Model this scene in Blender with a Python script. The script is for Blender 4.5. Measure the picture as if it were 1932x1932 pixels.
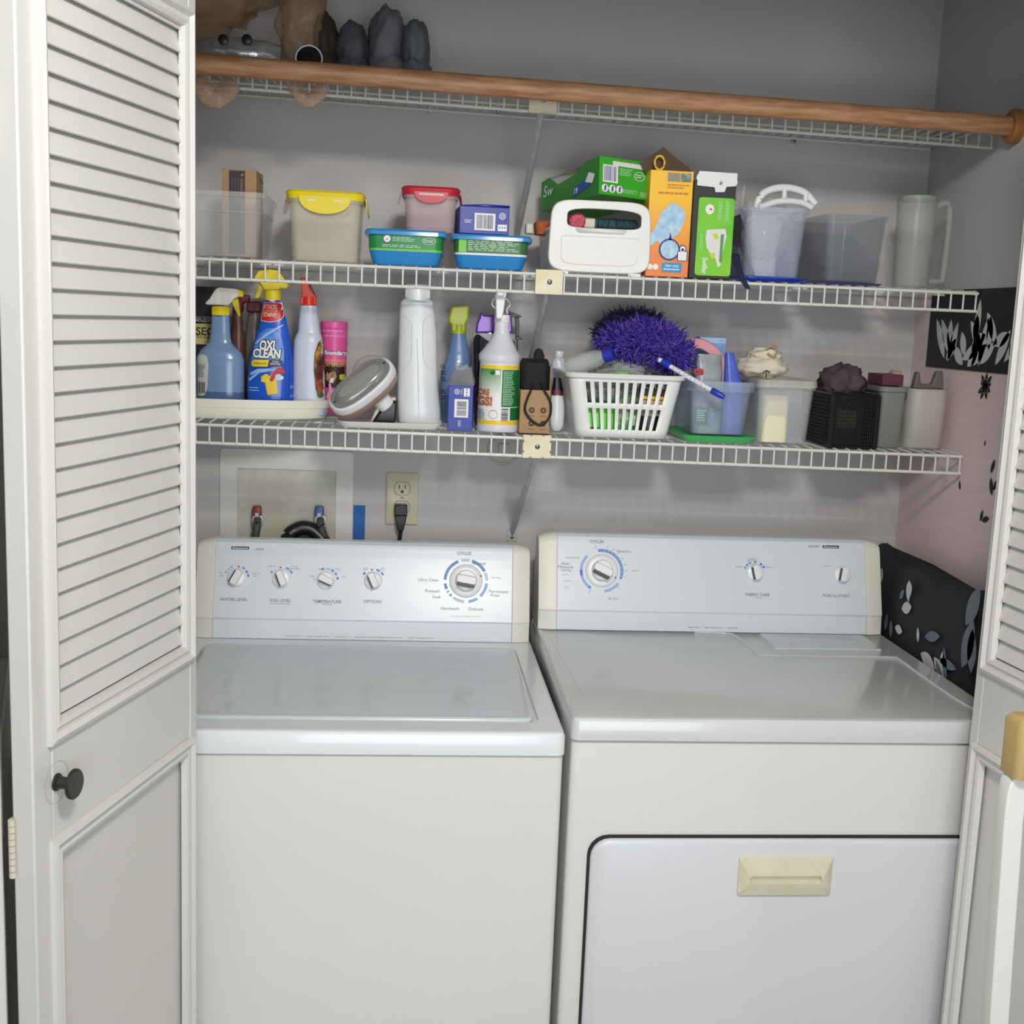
import bpy, bmesh, math, random
from math import sin, cos, pi, radians, atan2, sqrt
from mathutils import Vector, Matrix, noise
random.seed(7)
for o in list(bpy.data.objects): bpy.data.objects.remove(o, do_unlink=True)
SC = bpy.context.scene
COL = SC.collection
# ------------------------------------------------------------------ camera
CAM = Vector((-.2767, -1.8414, 1.5654)); YAW, PIT, ROL, FPX = .093, .158, .0403, 2284.6
fw = Vector((sin(YAW)*cos(PIT), cos(YAW)*cos(PIT), -sin(PIT)))
rt0 = Vector((cos(YAW), -sin(YAW), 0)); up0 = rt0.cross(fw)
rt = rt0*cos(ROL) + up0*sin(ROL); up = -rt0*sin(ROL) + up0*cos(ROL)
cd = bpy.data.cameras.new('camera'); cam = bpy.data.objects.new('camera', cd); COL.objects.link(cam)
cd.sensor_width = 36; cd.sensor_fit = 'HORIZONTAL'; cd.lens = 36*FPX/1932; cd.clip_start = .02
mw = Matrix((rt, up, -fw)).transposed().to_4x4(); mw.translation = CAM
cam.matrix_world = mw
SC.camera = cam
# ------------------------------------------------------------------ light
w = bpy.data.worlds.new('world'); SC.world = w; w.use_nodes = True
bg = w.node_tree.nodes['Background']; bg.inputs[0].default_value = (.86, .93, 1, 1); bg.inputs[1].default_value = .26
def area(name, loc, target, sx, sy, power, col):
    ld = bpy.data.lights.new(name, 'AREA'); ld.shape = 'RECTANGLE'; ld.size = sx; ld.size_y = sy; ld.energy = power; ld.color = col
    o = bpy.data.objects.new(name, ld); COL.objects.link(o); o.location = loc
    o.rotation_euler = (Vector(target)-Vector(loc)).to_track_quat('-Z', 'Y').to_euler(); return o
area('room_ceiling_lamp', (-.02, -1.42, 2.40), (-.05, .3, 1.1), .28, .28, 24, (1, .965, .91))
area('low_front_fill', (.0, -3.2, 1.25), (0, 0, .9), 1.6, 1.2, 26, (.9, .95, 1))  # added fill behind the camera to brighten the lower part, not an actual window
vs = SC.view_settings; vs.view_transform = 'Standard'; vs.look = 'None'; vs.gamma = 1; vs.use_curve_mapping = False; vs.exposure = .33

# ------------------------------------------------------------------ helpers
def at(px, py, Y):
    d = fw*FPX + rt*(px-966) - up*(py-966); return CAM + d*((Y-CAM.y)/d.y)
def dn(px, py, z):
    d = fw*FPX + rt*(px-966) - up*(py-966); return CAM + d*((z-CAM.z)/d.z)
def lin(c):
    return tuple(((x/255)/12.92 if x/255 <= .04045 else ((x/255+.055)/1.055)**2.4) for x in c)+(1,)
MATS = {}
def mat(name, c=None, rough=.45, metal=0, op=None, var=0, scale=20, c2=None, bump=0, spec=.5, stretch=None, coat=0, trans=0, emit=0):
    if name in MATS: return MATS[name]
    m = bpy.data.materials.new(name); m.use_nodes = True; nt = m.node_tree; b = nt.nodes['Principled BSDF']
    col = lin(c)
    b.inputs['Base Color'].default_value = col; b.inputs['Roughness'].default_value = rough; b.inputs['Metallic'].default_value = metal
    b.inputs['Specular IOR Level'].default_value = spec; b.inputs['Coat Weight'].default_value = coat
    b.inputs['Transmission Weight'].default_value = trans
    if var or c2 or bump:
        tc = nt.nodes.new('ShaderNodeTexCoord'); mp = nt.nodes.new('ShaderNodeMapping'); n = nt.nodes.new('ShaderNodeTexNoise')
        nt.links.new(tc.outputs['Object'], mp.inputs[0]); nt.links.new(mp.outputs[0], n.inputs['Vector'])
        if stretch: mp.inputs['Scale'].default_value = stretch
        n.inputs['Scale'].default_value = scale; n.inputs['Detail'].default_value = 4
        if var or c2:
            r = nt.nodes.new('ShaderNodeValToRGB'); nt.links.new(n.outputs['Fac'], r.inputs[0])
            r.color_ramp.elements[0].position = .35; r.color_ramp.elements[1].position = .65
            r.color_ramp.elements[0].color = lin(c2) if c2 else tuple(x*(1-var) for x in col[:3])+(1,)
            r.color_ramp.elements[1].color = col
            nt.links.new(r.outputs[0], b.inputs['Base Color'])
        if bump:
            bp = nt.nodes.new('ShaderNodeBump'); bp.inputs['Strength'].default_value = bump; bp.inputs['Distance'].default_value = .002
            nt.links.new(n.outputs['Fac'], bp.inputs['Height']); nt.links.new(bp.outputs[0], b.inputs['Normal'])
    if op is not None:
        mx = nt.nodes.new('ShaderNodeMixShader'); tr = nt.nodes.new('ShaderNodeBsdfTransparent')
        tr.inputs[0].default_value = tuple(.9+.1*x for x in col[:3])+(1,)
        mx.inputs[0].default_value = op
        nt.links.new(tr.outputs[0], mx.inputs[1]); nt.links.new(b.outputs[0], mx.inputs[2])
        nt.links.new(mx.outputs[0], nt.nodes['Material Output'].inputs[0])
    MATS[name] = m; return m

def rrect(w, d, r, cx=0, cy=0, seg=5):
    r = max(min(r, w/2-1e-5, d/2-1e-5), 1e-5); P = []
    for k, (sx, sy) in enumerate([(1, 1), (-1, 1), (-1, -1), (1, -1)]):
        for i in range(seg+1):
            a = k*pi/2 + i*pi/2/seg
            P.append((cx+sx*(w/2-r)+r*cos(a), cy+sy*(d/2-r)+r*sin(a)))
    return P
def tsmooth(P, n=6, closed=False):
    P = [Vector(p) for p in P]; out = []; L = len(P)
    rng = range(L if closed else L-1)
    for i in rng:
        p0 = P[(i-1) % L] if (closed or i > 0) else P[0]; p1 = P[i]; p2 = P[(i+1) % L]; p3 = P[(i+2) % L] if (closed or i+2 < L) else P[-1]
        for k in range(n):
            t = k/n
            out.append(.5*((2*p1)+(p2-p0)*t+(2*p0-5*p1+4*p2-p3)*t*t+(3*p1-p0-3*p2+p3)*t**3))
    if not closed: out.append(P[-1])
    return out
TXT = {}
def text_geo(s, bold=0, shear=0):
    k = (s, bold, shear)
    if k not in TXT:
        cu = bpy.data.curves.new('t', 'FONT'); cu.body = s; cu.align_x = 'CENTER'; cu.align_y = 'CENTER'; cu.offset = bold; cu.shear = shear; cu.resolution_u = 3; cu.space_line = .85
        o = bpy.data.objects.new('t', cu); COL.objects.link(o); bpy.context.view_layer.update()
        me = o.to_mesh(); vs_ = [v.co.copy() for v in me.vertices]; fs = [tuple(p.vertices) for p in me.polygons]
        o.to_mesh_clear(); bpy.data.objects.remove(o); bpy.data.curves.remove(cu)
        xs = [v.x for v in vs_]; ys = [v.y for v in vs_]
        TXT[k] = (vs_, fs, (min(xs), max(xs), min(ys), max(ys)))
    return TXT[k]
class MB:
    def __init__(s): s.v = []; s.f = []; s.mi = []; s.mats = []; s.M = Matrix()
    def m(s, mt):
        if mt not in s.mats: s.mats.append(mt)
        return s.mats.index(mt)
    def add(s, V, F, mt):
        b = len(s.v); k = s.m(mt)
        s.v += [s.M @ Vector(p) for p in V]; s.f += [tuple(i+b for i in f) for f in F]; s.mi += [k]*len(F); return s
    def box(s, a, b, mt):
        (x0, y0, z0), (x1, y1, z1) = a, b
        V = [(x0,y0,z0),(x1,y0,z0),(x1,y1,z0),(x0,y1,z0),(x0,y0,z1),(x1,y0,z1),(x1,y1,z1),(x0,y1,z1)]
        return s.add(V, [(0,3,2,1),(4,5,6,7),(0,1,5,4),(1,2,6,5),(2,3,7,6),(3,0,4,7)], mt)
    def rings(s, R, mt, cap0=True, cap1=True, close=True):
        n = len(R[0]); V = [p for r in R for p in r]; F = []
        for i in range(len(R)-1):
            for j in range(n if close else n-1):
                F.append((i*n+j, i*n+(j+1) % n, (i+1)*n+(j+1) % n, (i+1)*n+j))
        if cap0: F.append(tuple(range(n))[::-1])
        if cap1: F.append(tuple((len(R)-1)*n+j for j in range(n)))
        return s.add(V, F, mt)
    def rr(s, L, mt, cap0=True, cap1=True, seg=5):   # L: (z, w, d, r[, cx, cy])
        return s.rings([[(x, y, q[0]) for x, y in rrect(q[1], q[2], q[3], *(q[4:6] if len(q) > 4 else (0, 0)), seg=seg)] for q in L], mt, cap0, cap1)
    def lathe(s, L, mt, n=28, cx=0, cy=0, cap=True):  # L: (z, r)
        return s.rings([[(cx+r*cos(2*pi*j/n), cy+r*sin(2*pi*j/n), z) for j in range(n)] for z, r in L], mt, cap, cap)
    def prism(s, P, y0, y1, mt):                       # P: (x,z) polygon, along y
        n = len(P); V = [(x, y0, z) for x, z in P]+[(x, y1, z) for x, z in P]
        F = [tuple(range(n)), tuple(range(2*n-1, n-1, -1))]+[(j, j+n, (j+1) % n+n, (j+1) % n) for j in range(n)]
        return s.add(V, F, mt)
    def tube(s, P, r, mt, n=8, closed=False):
        P = [Vector(p) for p in P]; L = len(P); R = []
        for i, p in enumerate(P):
            t = (P[(i+1) % L]-P[i-1]) if closed else (P[min(i+1, L-1)]-P[max(i-1, 0)])
            t.normalize(); a = Vector((0, 0, 1)) if abs(t.z) < .9 else Vector((0, 1, 0))
            u = t.cross(a).normalized(); v = t.cross(u)
            rr_ = r[i] if isinstance(r, (list, tuple)) else r
            R.append([p+(u*cos(2*pi*j/n)+v*sin(2*pi*j/n))*rr_ for j in range(n)])
        if closed: R.append(R[0])
        return s.rings(R, mt, not closed, not closed)
    def poly(s, P, y, mt, fn=None):                    # flat decal in xz
        if fn: return s.cut([(x, 0, z) for x, z in P], [tuple(range(len(P)))], y, mt, fn)
        return s.add([(x, y, z) for x, z in P], [tuple(range(len(P)))], mt)
    def cut(s, V, F, y, mt, fn, st=.006):
        bm = bmesh.new(); vv = [bm.verts.new(p) for p in V]
        for f in F:
            try: bm.faces.new([vv[i] for i in f])
            except Exception: pass
        for ax in (0, 2):
            lo = min(p[ax] for p in V); hi = max(p[ax] for p in V); n = int((hi-lo)/st)
            for k in range(1, n+1):
                c = [0, 0, 0]; c[ax] = lo+(hi-lo)*k/(n+1); nn = [0, 0, 0]; nn[ax] = 1
                bmesh.ops.bisect_plane(bm, geom=bm.verts[:]+bm.edges[:]+bm.faces[:], plane_co=c, plane_no=nn)
        bm.verts.index_update(); V2 = [(v.co.x, fn(v.co.x, v.co.z)-y, v.co.z) for v in bm.verts]; F2 = [tuple(v.index for v in f.verts) for f in bm.faces]; bm.free()
        return s.add(V2, F2, mt)
    def rect(s, x0, z0, x1, z1, y, mt, fn=None, n=10, inside=None):
        if not fn: return s.poly([(x0, z0), (x1, z0), (x1, z1), (x0, z1)], y, mt)
        m_ = n; V = []; F = []
        for i in range(n+1):
            for j in range(m_+1):
                x = x0+(x1-x0)*i/n; z = z0+(z1-z0)*j/m_
                if inside:
                    a, b = inside(z); x = a+(b-a)*i/n
                V.append((x, fn(x, z)-y, z))
        for i in range(n):
            for j in range(m_): F.append((i*(m_+1)+j, (i+1)*(m_+1)+j, (i+1)*(m_+1)+j+1, i*(m_+1)+j+1))
        return s.add(V, F, mt)
    def disc(s, x, z, r, y, mt, fn=None, rz=None, n=20, hole=0, a0=0, a1=2*pi):
        rz = rz or r
        if hole:
            V = []; F = []
            for i in range(n+1):
                a = a0+(a1-a0)*i/n
                for q in (hole/r, 1):
                    xx, zz = x+r*q*cos(a), z+rz*q*sin(a); V.append((xx, (fn(xx, zz)-y if fn else y), zz))
            for i in range(n): F.append((2*i, 2*i+1, 2*i+3, 2*i+2))
            return s.add(V, F, mt)
        return s.poly([(x+r*cos(2*pi*i/n), z+rz*sin(2*pi*i/n)) for i in range(n)], y, mt, fn)
    def text(s, t, x, z, h, y, mt, wid=None, bold=.0, shear=0, rot=0, fn=None):
        V, F, (a, b, c, d) = text_geo(t, bold, shear)
        k = h/(d-c); kx = wid/(b-a) if wid else k; out = []
        for p in V:
            u, v = (p.x-(a+b)/2)*kx, (p.y-(c+d)/2)*k
            xx, zz = x+u*cos(rot)-v*sin(rot), z+u*sin(rot)+v*cos(rot)
            out.append((xx, (fn(xx, zz)-y if fn else y), zz))
        if fn: return s.cut([(p[0], 0, p[2]) for p in out], F, y, mt, fn, .008)
        return s.add(out, F, mt)
    def lines(s, x0, x1, z0, z1, n, y, mt, fn=None, seed=1):   # rows of tiny print
        rg = random.Random(seed); dz = (z1-z0)/n
        for i in range(n):
            zc = z1-(i+.5)*dz; x = x0
            xe = x1-(x1-x0)*rg.random()*.3
            while x < xe:
                ww = (x1-x0)*(.06+.13*rg.random()); s.rect(x, zc-dz*.22, min(x+ww, xe), zc+dz*.22, y, mt, fn, n=2) if fn else s.rect(x, zc-dz*.22, min(x+ww, xe), zc+dz*.22, y, mt)
                x += ww+(x1-x0)*.03
        return s
    def bars(s, x0, x1, z0, z1, n, y, mt, fn=None, vert=True, seed=3):
        rg = random.Random(seed); a, b = (x0, x1) if vert else (z0, z1); st = (b-a)/n
        for i in range(n):
            q = a+i*st; e = q+st*(.3+.4*rg.random())
            if vert: s.rect(q, z0, e, z1, y, mt, fn, **({'n': 2} if fn else {}))
            else: s.rect(x0, q, x1, e, y, mt, fn, **({'n': 3} if fn else {}))
        return s
    def build(s, name, parent=None, label=None, bevel=0, seg=2, sub=0, solid=0, smooth=True, loc=None, ang=40):
        me = bpy.data.meshes.new(name); me.from_pydata([tuple(p) for p in s.v], [], s.f)
        for mt in s.mats: me.materials.append(mt)
        me.polygons.foreach_set('material_index', s.mi)
        bm = bmesh.new(); bm.from_mesh(me); bmesh.ops.recalc_face_normals(bm, faces=bm.faces); bm.to_mesh(me); bm.free()
        if smooth:
            me.polygons.foreach_set('use_smooth', [True]*len(me.polygons))
            try: me.set_sharp_from_angle(angle=radians(ang))
            except Exception: pass
        o = bpy.data.objects.new(name, me); COL.objects.link(o)
        if parent: o.parent = parent
        if loc is not None: o.location = loc
        if label: o['label'] = label
        if solid:
            q = o.modifiers.new('solid', 'SOLIDIFY'); q.thickness = solid; q.offset = 0
        if bevel:
            q = o.modifiers.new('bevel', 'BEVEL'); q.width = bevel; q.segments = seg; q.limit_method = 'ANGLE'; q.angle_limit = radians(35); q.harden_normals = False
        if sub:
            q = o.modifiers.new('sub', 'SUBSURF'); q.levels = sub; q.render_levels = sub
        return o
def tag(o, label, cat, group=None, kind=None):
    o['label'] = label; o['category'] = cat
    if group: o['group'] = group
    if kind: o['kind'] = kind
    return o
def thing(name, label, cat, loc=(0, 0, 0), rz=0, group=None, rot=None):
    o = bpy.data.objects.new(name, None); COL.objects.link(o); o.location = loc; o.rotation_euler = rot or (0, 0, rz)
    o.empty_display_size = .05
    return tag(o, label, cat, group)
def struct(o): o['kind'] = 'structure'; return o
def loft_px(rows, Y, base, ratio=1.0, n=2.2, N=28, extra=None):
    """rows (py, pxl, pxr) top to bottom measured on plane Y -> loc, list of (z, a, b, cx) bottom to top"""
    L = []
    for r in rows:
        a = at(r[1], r[0], Y); b = at(r[2], r[0], Y)
        L.append([(a.z+b.z)/2, (b.x-a.x)/2, (b.x-a.x)/2*(r[3] if len(r) > 3 else ratio), (a.x+b.x)/2])
    L.sort(key=lambda q: q[0]); L[0][0] = base
    cx = L[0][3]
    return Vector((cx, Y, base)), [(q[0]-base, q[1], q[2], q[3]-cx) for q in L]
def dens(L, k=4):
    P = [Vector((q[0], q[1], q[2])) for q in L]; C = [q[3] for q in L]; out = []
    for i in range(len(L)-1):
        p0, p1, p2, p3 = P[max(i-1, 0)], P[i], P[i+1], P[min(i+2, len(P)-1)]
        for j in range(k):
            t = j/k; h = (3*t*t-2*t**3)
            def mono(a, b, c, d):
                v = .5*((2*b)+(c-a)*t+(2*a-5*b+4*c-d)*t*t+(3*b-a-3*c+d)*t**3); return min(max(v, min(b, c)), max(b, c))
            out.append((p1[0]+(p2[0]-p1[0])*t, mono(p0[1], p1[1], p2[1], p3[1]), mono(p0[2], p1[2], p2[2], p3[2]), C[i]+(C[i+1]-C[i])*t))
    out.append(L[-1]); return out
def body(mb, L, mt, n=2.2, N=32, foot=.003, k=4):
    D = dens(L, k); z, a, b, c = D[0]
    D = [(z, a-foot, b-foot, c), (z+foot*.3, a-foot*.3, b-foot*.3, c)]+[(max(q[0], z+foot), *q[1:]) if i == 0 else q for i, q in enumerate(D)]
    R = []
    for z, a, b, c in D:
        ring = []
        for j in range(N):
            t = 2*pi*j/N; ct, st = cos(t), sin(t)
            ring.append((c+a*abs(ct)**(2/n)*(1 if ct >= 0 else -1), b*abs(st)**(2/n)*(1 if st >= 0 else -1), z))
        R.append(ring)
    mb.rings(R, mt)
    def interp(z):
        for i in range(len(D)-1):
            if D[i][0] <= z <= D[i+1][0] and D[i+1][0] > D[i][0]:
                t = (z-D[i][0])/(D[i+1][0]-D[i][0]); return [D[i][k]+(D[i+1][k]-D[i][k])*t for k in range(4)]
        return D[0] if z < D[0][0] else D[-1]
    def fn(x, z):
        _, a, b, c = interp(z); u = min(abs((x-c)/a), .999); return -b*(1-u**n)**(1/n)
    fn.ab = lambda z: interp(z)
    return fn
def tr(P, Y, loc, s=1, o=(0, 0)):
    """pixel outline (local crop coords p*s+o) -> local xz at plane Y"""
    out = []
    for x, y in P:
        a = at(x/s+o[0], y/s+o[1], Y); out.append((a.x-loc[0], a.z-loc[2]))
    return out
def blob(mb, c, r, mt, amp=.15, fr=3, seed=0, n=24, m_=16, sq=2.0):
    R = []
    for i in range(m_+1):
        ph = -pi/2+pi*i/m_; ring = []
        for j in range(n):
            th = 2*pi*j/n; d = Vector((cos(ph)*cos(th), cos(ph)*sin(th), sin(ph)))
            k = 1+amp*noise.fractal(d*fr+Vector((seed, seed*.7, 0)), .8, 2, 4)*1.6
            ring.append((c[0]+d.x*r[0]*k, c[1]+d.y*r[1]*k, c[2]+d.z*r[2]*k))
        R.append(ring)
    mb.rings(R, mt)

# ------------------------------------------------------------------ materials
wallm = mat('wall_paint', (200, 197, 196), .6, var=.05, scale=3, bump=.05)
sidem = mat('side_paint', (190, 190, 192), .6, var=.05, scale=3)
paper = mat('pink_wallpaper', (234, 212, 212), .7, var=.06, scale=14, stretch=(1, 1, 6), bump=.3)
doorm = mat('door_paint', (214, 213, 209), .42, var=.03, scale=5)
enamel = mat('white_enamel', (226, 230, 234), .22, var=.02, scale=2, coat=.3)
enamelw = mat('warm_enamel', (226, 226, 222), .3, var=.03, scale=2, coat=.2)
lidm = mat('lid_enamel', (206, 211, 216), .2, var=.04, scale=3, coat=.3)
panelm = mat('control_panel_plastic', (218, 224, 231), .3)
creamp = mat('cream_plastic', (222, 218, 198), .4, var=.05, scale=8)
creamy = mat('ivory_plastic', (222, 214, 182), .4, var=.06, scale=30)
wirem = mat('white_coated_wire', (226, 226, 222), .35)
steel = mat('galvanized_steel', (196, 200, 204), .42, .1, var=.2, scale=40)
screwm = mat('screw_metal', (120, 120, 118), .3, .9)
blackp = mat('black_plastic', (22, 22, 24), .35)
darkg = mat('dark_grey_plastic', (62, 64, 66), .4)
greyp = mat('grey_print', (112, 116, 124), .6)
blackink = mat('black_ink', (20, 20, 22), .5)
whitep = mat('white_plastic', (236, 237, 238), .3)
whiteink = mat('white_ink', (240, 240, 240), .5)
gap = mat('dark_gap', (36, 36, 36), .8)

# ------------------------------------------------------------------ room shell
YW, XL, XR, CZ = .78, -.96, .845, 2.44
def slab(name, a, b, m_): return struct(MB().box(a, b, m_).build(name, smooth=False))
floorm = mat('beige_vinyl_floor', (176, 164, 146), .5, var=.15, scale=9)
slab('wall_back', (XL-.1, YW, -.02), (XR+.1, YW+.08, CZ), wallm)
slab('wall_left', (XL-.08, -.02, -.02), (XL, YW, CZ), sidem)
slab('floor', (-2.2, -3.6, -.05), (2.2, YW+.08, 0), floorm)
slab('ceiling', (-2.2, -3.6, CZ), (2.2, YW+.08, CZ+.05), mat('ceiling_paint', (232, 230, 224), .7))
JL, JR, HZ = -.90, .80, 2.095
fm = mat('front_wall_paint', (222, 216, 204), .6)
mb = MB(); mb.box((-2.2, -.13, 0), (JL, -.02, CZ), fm); mb.box((JR, -.13, 0), (2.2, -.02, CZ), fm); mb.box((JL, -.13, HZ), (JR, -.02, CZ), fm)
struct(mb.build('wall_front', smooth=False))
mb = MB()
for x0, x1 in ((JL, JL+.018), (JR-.018, JR)): mb.box((x0, -.14, 0), (x1, -.01, HZ), doorm)
mb.box((JL, -.14, HZ-.018), (JR, -.01, HZ), doorm)
for x0, x1 in ((JL-.06, JL+.005), (JR-.005, JR+.06)): mb.box((x0, -.15, 0), (x1, -.13, HZ+.06), doorm)
mb.box((JL-.06, -.15, HZ-.005), (JR+.06, -.13, HZ+.06), doorm)
struct(mb.build('trim_1', smooth=False, bevel=.002))
mb = MB()
for x0, x1, y0, y1 in ((XL, XR, YW-.012, YW), (XL, XL+.012, 0, YW)): mb.box((x0, y0, 0), (x1, y1, .09), doorm)
struct(mb.build('baseboard_back', smooth=False))
# right wall: pink wallpaper with black flowers below, grey paint above
mb = MB(); mb.box((XR, -.02, -.02), (XR+.08, YW, 1.66), paper); mb.box((XR, -.02, 1.66), (XR+.08, YW, CZ), sidem)
wr = struct(mb.build('wall_right', smooth=False))
ink = mat('wallpaper_black', (28, 26, 32), .6); inkw = mat('wallpaper_white', (206, 208, 212), .6)
mb = MB(); mb.M = Matrix.Translation((XR-.0012, 0, 0)) @ Matrix.Rotation(-pi/2, 4, 'Z')
# in this frame local x -> world -y, local y -> world x ; local x = -Y
def leaf(mb, x, z, L, wd, ang, m_, y=0):
    P = []
    for i in range(9):
        t = i/8; P.append((t*L, wd*sin(pi*t)**.8))
    for i in range(7, 0, -1):
        t = i/8; P.append((t*L, -wd*sin(pi*t)**.8))
    mb.poly([(x+p*cos(ang)-q*sin(ang), z+p*sin(ang)+q*cos(ang)) for p, q in P], y, m_)
def flower(mb, Y, z, r, seed):
    rg = random.Random(seed)
    for k in range(9): leaf(mb, -Y, z, r*(.8+.5*rg.random()), r*.2, k*2*pi/9+rg.random()*.3, ink, 0)
    for k in range(12): mb.disc(-Y+r*.55*cos(k*pi/6), z+r*.55*sin(k*pi/6), r*.05, -.0004, paper, n=6)
def wallpt(px, py):
    d = fw*FPX+rt*(px-966)-up*(py-966); return CAM+d*((XR-CAM.x)/d.x)
for px, py, r, sd in ((1860, 729, .026, 1), (1893, 655, .03, 5)):
    p = wallpt(px, py); flower(mb, p.y, p.z, r, sd)
for px, py, L, an in ((1870, 893, .03, 1.2), (1872, 935, .035, 1.9), (1874, 925, .03, .9), (1853, 982, .03, .3), (1850, 984, .025, 1.3), (1858, 842, .012, 1.4), (1812, 925, .02, 1.9)):
    p = wallpt(px, py); leaf(mb, -p.y, p.z, L, L*.2, an, ink)
mb.build('floral_print', wr)
# band of black paper with white leaves above the pink
mb = MB(); mb.M = Matrix.Translation((XR-.0024, 0, 0)) @ Matrix.Rotation(-pi/2, 4, 'Z')
p0 = wallpt(1830, 540).z; q = wallpt(1905, 590)
mb.rect(-.70, 1.50, .02, 1.66, 0, ink)
rg = random.Random(4)
for k in range(34):
    leaf(mb, -.62+.56*rg.random(), 1.505+.05*rg.random(), .05+.05*rg.random(), .013, .3+rg.random()*2.4, inkw, -.0006)
mb.build('border_print', wr)

# ------------------------------------------------------------------ bifold doors
def door_leaf(name, label, A, B, flip, knob=None, hinge=False, first=True):
    """A far end, B near end (x, y) on the visible face; flip=+1 face looks to +X"""
    A = Vector((*A, 0)); B = Vector((*B, 0)); W = (B-A).length; u = (B-A).normalized(); nrm = Vector((-u.y, u.x, 0))*flip
    root = bpy.data.objects.new(name, None); COL.objects.link(root); root['kind'] = 'structure'; root['label'] = label
    M = Matrix((u, nrm, Vector((0, 0, 1)))).transposed().to_4x4(); M.translation = A; root.matrix_world = M
    T = .028; H = 2.0; z0 = .015
    st = .024; sb = .040; LZ0, LZ1 = 1.045, 1.966; PZ0, PZ1 = .10, .925
    mb = MB()   # local x along leaf 0..W, local y outward normal (face at y=0)
    def bx(x0, x1, za, zb): mb.box((x0, -T, za), (x1, 0, zb), doorm)
    bx(0, st, z0, H); bx(W-sb, W, z0, H)
    bx(st, W-sb, LZ1, H); bx(st, W-sb, PZ1, LZ0); bx(st, W-sb, z0, PZ0)
    mb.build('frame', root, bevel=.0025)
    mb = MB(); mb.box((st-.005, -T*.7, PZ0-.005), (W-sb+.005, -T*.35, PZ1+.005), doorm); mb.build('lower_panel', root, smooth=False)
    def mould(za, zb, nm):
        mb = MB(); x0, x1 = st-.008, W-sb+.008
        prof = [(-.001, -.002), (.0, .006), (.006, .0085), (.011, .003), (.016, .0025), (.0185, .005), (.024, .003), (.026, -.006)]
        R = []
        for (cx, cz, sx, sz) in ((x0, za, 1, 1), (x1, za, -1, 1), (x1, zb, -1, -1), (x0, zb, 1, -1)):
            R.append([(cx+sx*q, h, cz+sz*q) for q, h in prof])
        R.append(R[0]); mb.rings(R, doorm, False, False, close=False); mb.build(nm, root, ang=25)
    mould(LZ0, LZ1, 'moulding'); mould(PZ0, PZ1, 'moulding')
    mb = MB(); n = 30; pit = (LZ1-LZ0-.03)/n
    for k in range(n+1):
        zc = LZ0+.012+k*pit
        P = [(-.0165, .0215), (-.0145, .0235), (-.0115, .0205), (-.0055, -.002), (-.0030, -.0118), (-.0045, -.0133), (-.0080, -.010), (-.0155, .017)]
        mb.rings([[(x, y, zc+z) for y, z in P] for x in (st+.008, W-sb-.008)], doorm)
    o = mb.build('louvre_slats', root, ang=50)
    if knob:
        kb = MB(); kx, kz = knob; Mk = Matrix.Translation((kx, 0, kz)) @ Matrix.Rotation(-pi/2, 4, 'X'); kb.M = Mk
        dk = mat('bronze_knob', (62, 62, 58), .38, .6)
        kb.lathe([(0, .011), (.002, .0105), (.004, .0075), (.017, .007), (.0195, .016), (.021, .0185), (.024, .0185), (.0255, .017), (.026, .0)], dk)
        kb.build('knob', root, label='dark bronze round knob')
        kb = MB(); kb.M = Matrix.Translation((kx, .0003, kz)); kb.disc(0, 0, .026, 0, mat('knob_ring_scratch', (196, 192, 182), .6), hole=.0252, n=40); kb.build('ring_mark', root)
    if hinge:
        for zc in hinge:
            hb = MB(); hm = mat('painted_hinge', (214, 204, 186), .4)
            for k in range(9): hb.lathe([(zc-.036+k*.008+.0008, .004), (zc-.036+(k+1)*.008, .004)], hm, n=12, cx=W+.006, cy=-T*.9)
            hb.box((W-.012, -T-.0015, zc-.036), (W+.005, -T, zc+.036), hm)
            hb.build('hinge', root)
    return root
fa = at(371, 900, -.04)
door_leaf('door_1', 'front leaf of the left louvred door, with dark knob', (fa.x, -.04), (-.693, -.462), 1, knob=(.388, .994), hinge=(.93, 1.75))
# its folded partner running back to the jamb
door_leaf('door_2', 'back leaf of the left louvred door, folded behind', (-.877, -.045), (-.757, -.468), -1)
door_leaf('door_3', 'front leaf of the right louvred door', (.6475, -.04), (.6875, -.476), -1)
door_leaf('door_4', 'back leaf of the right louvred door, folded behind', (.786, -.04), (.753, -.476), 1)

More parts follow.
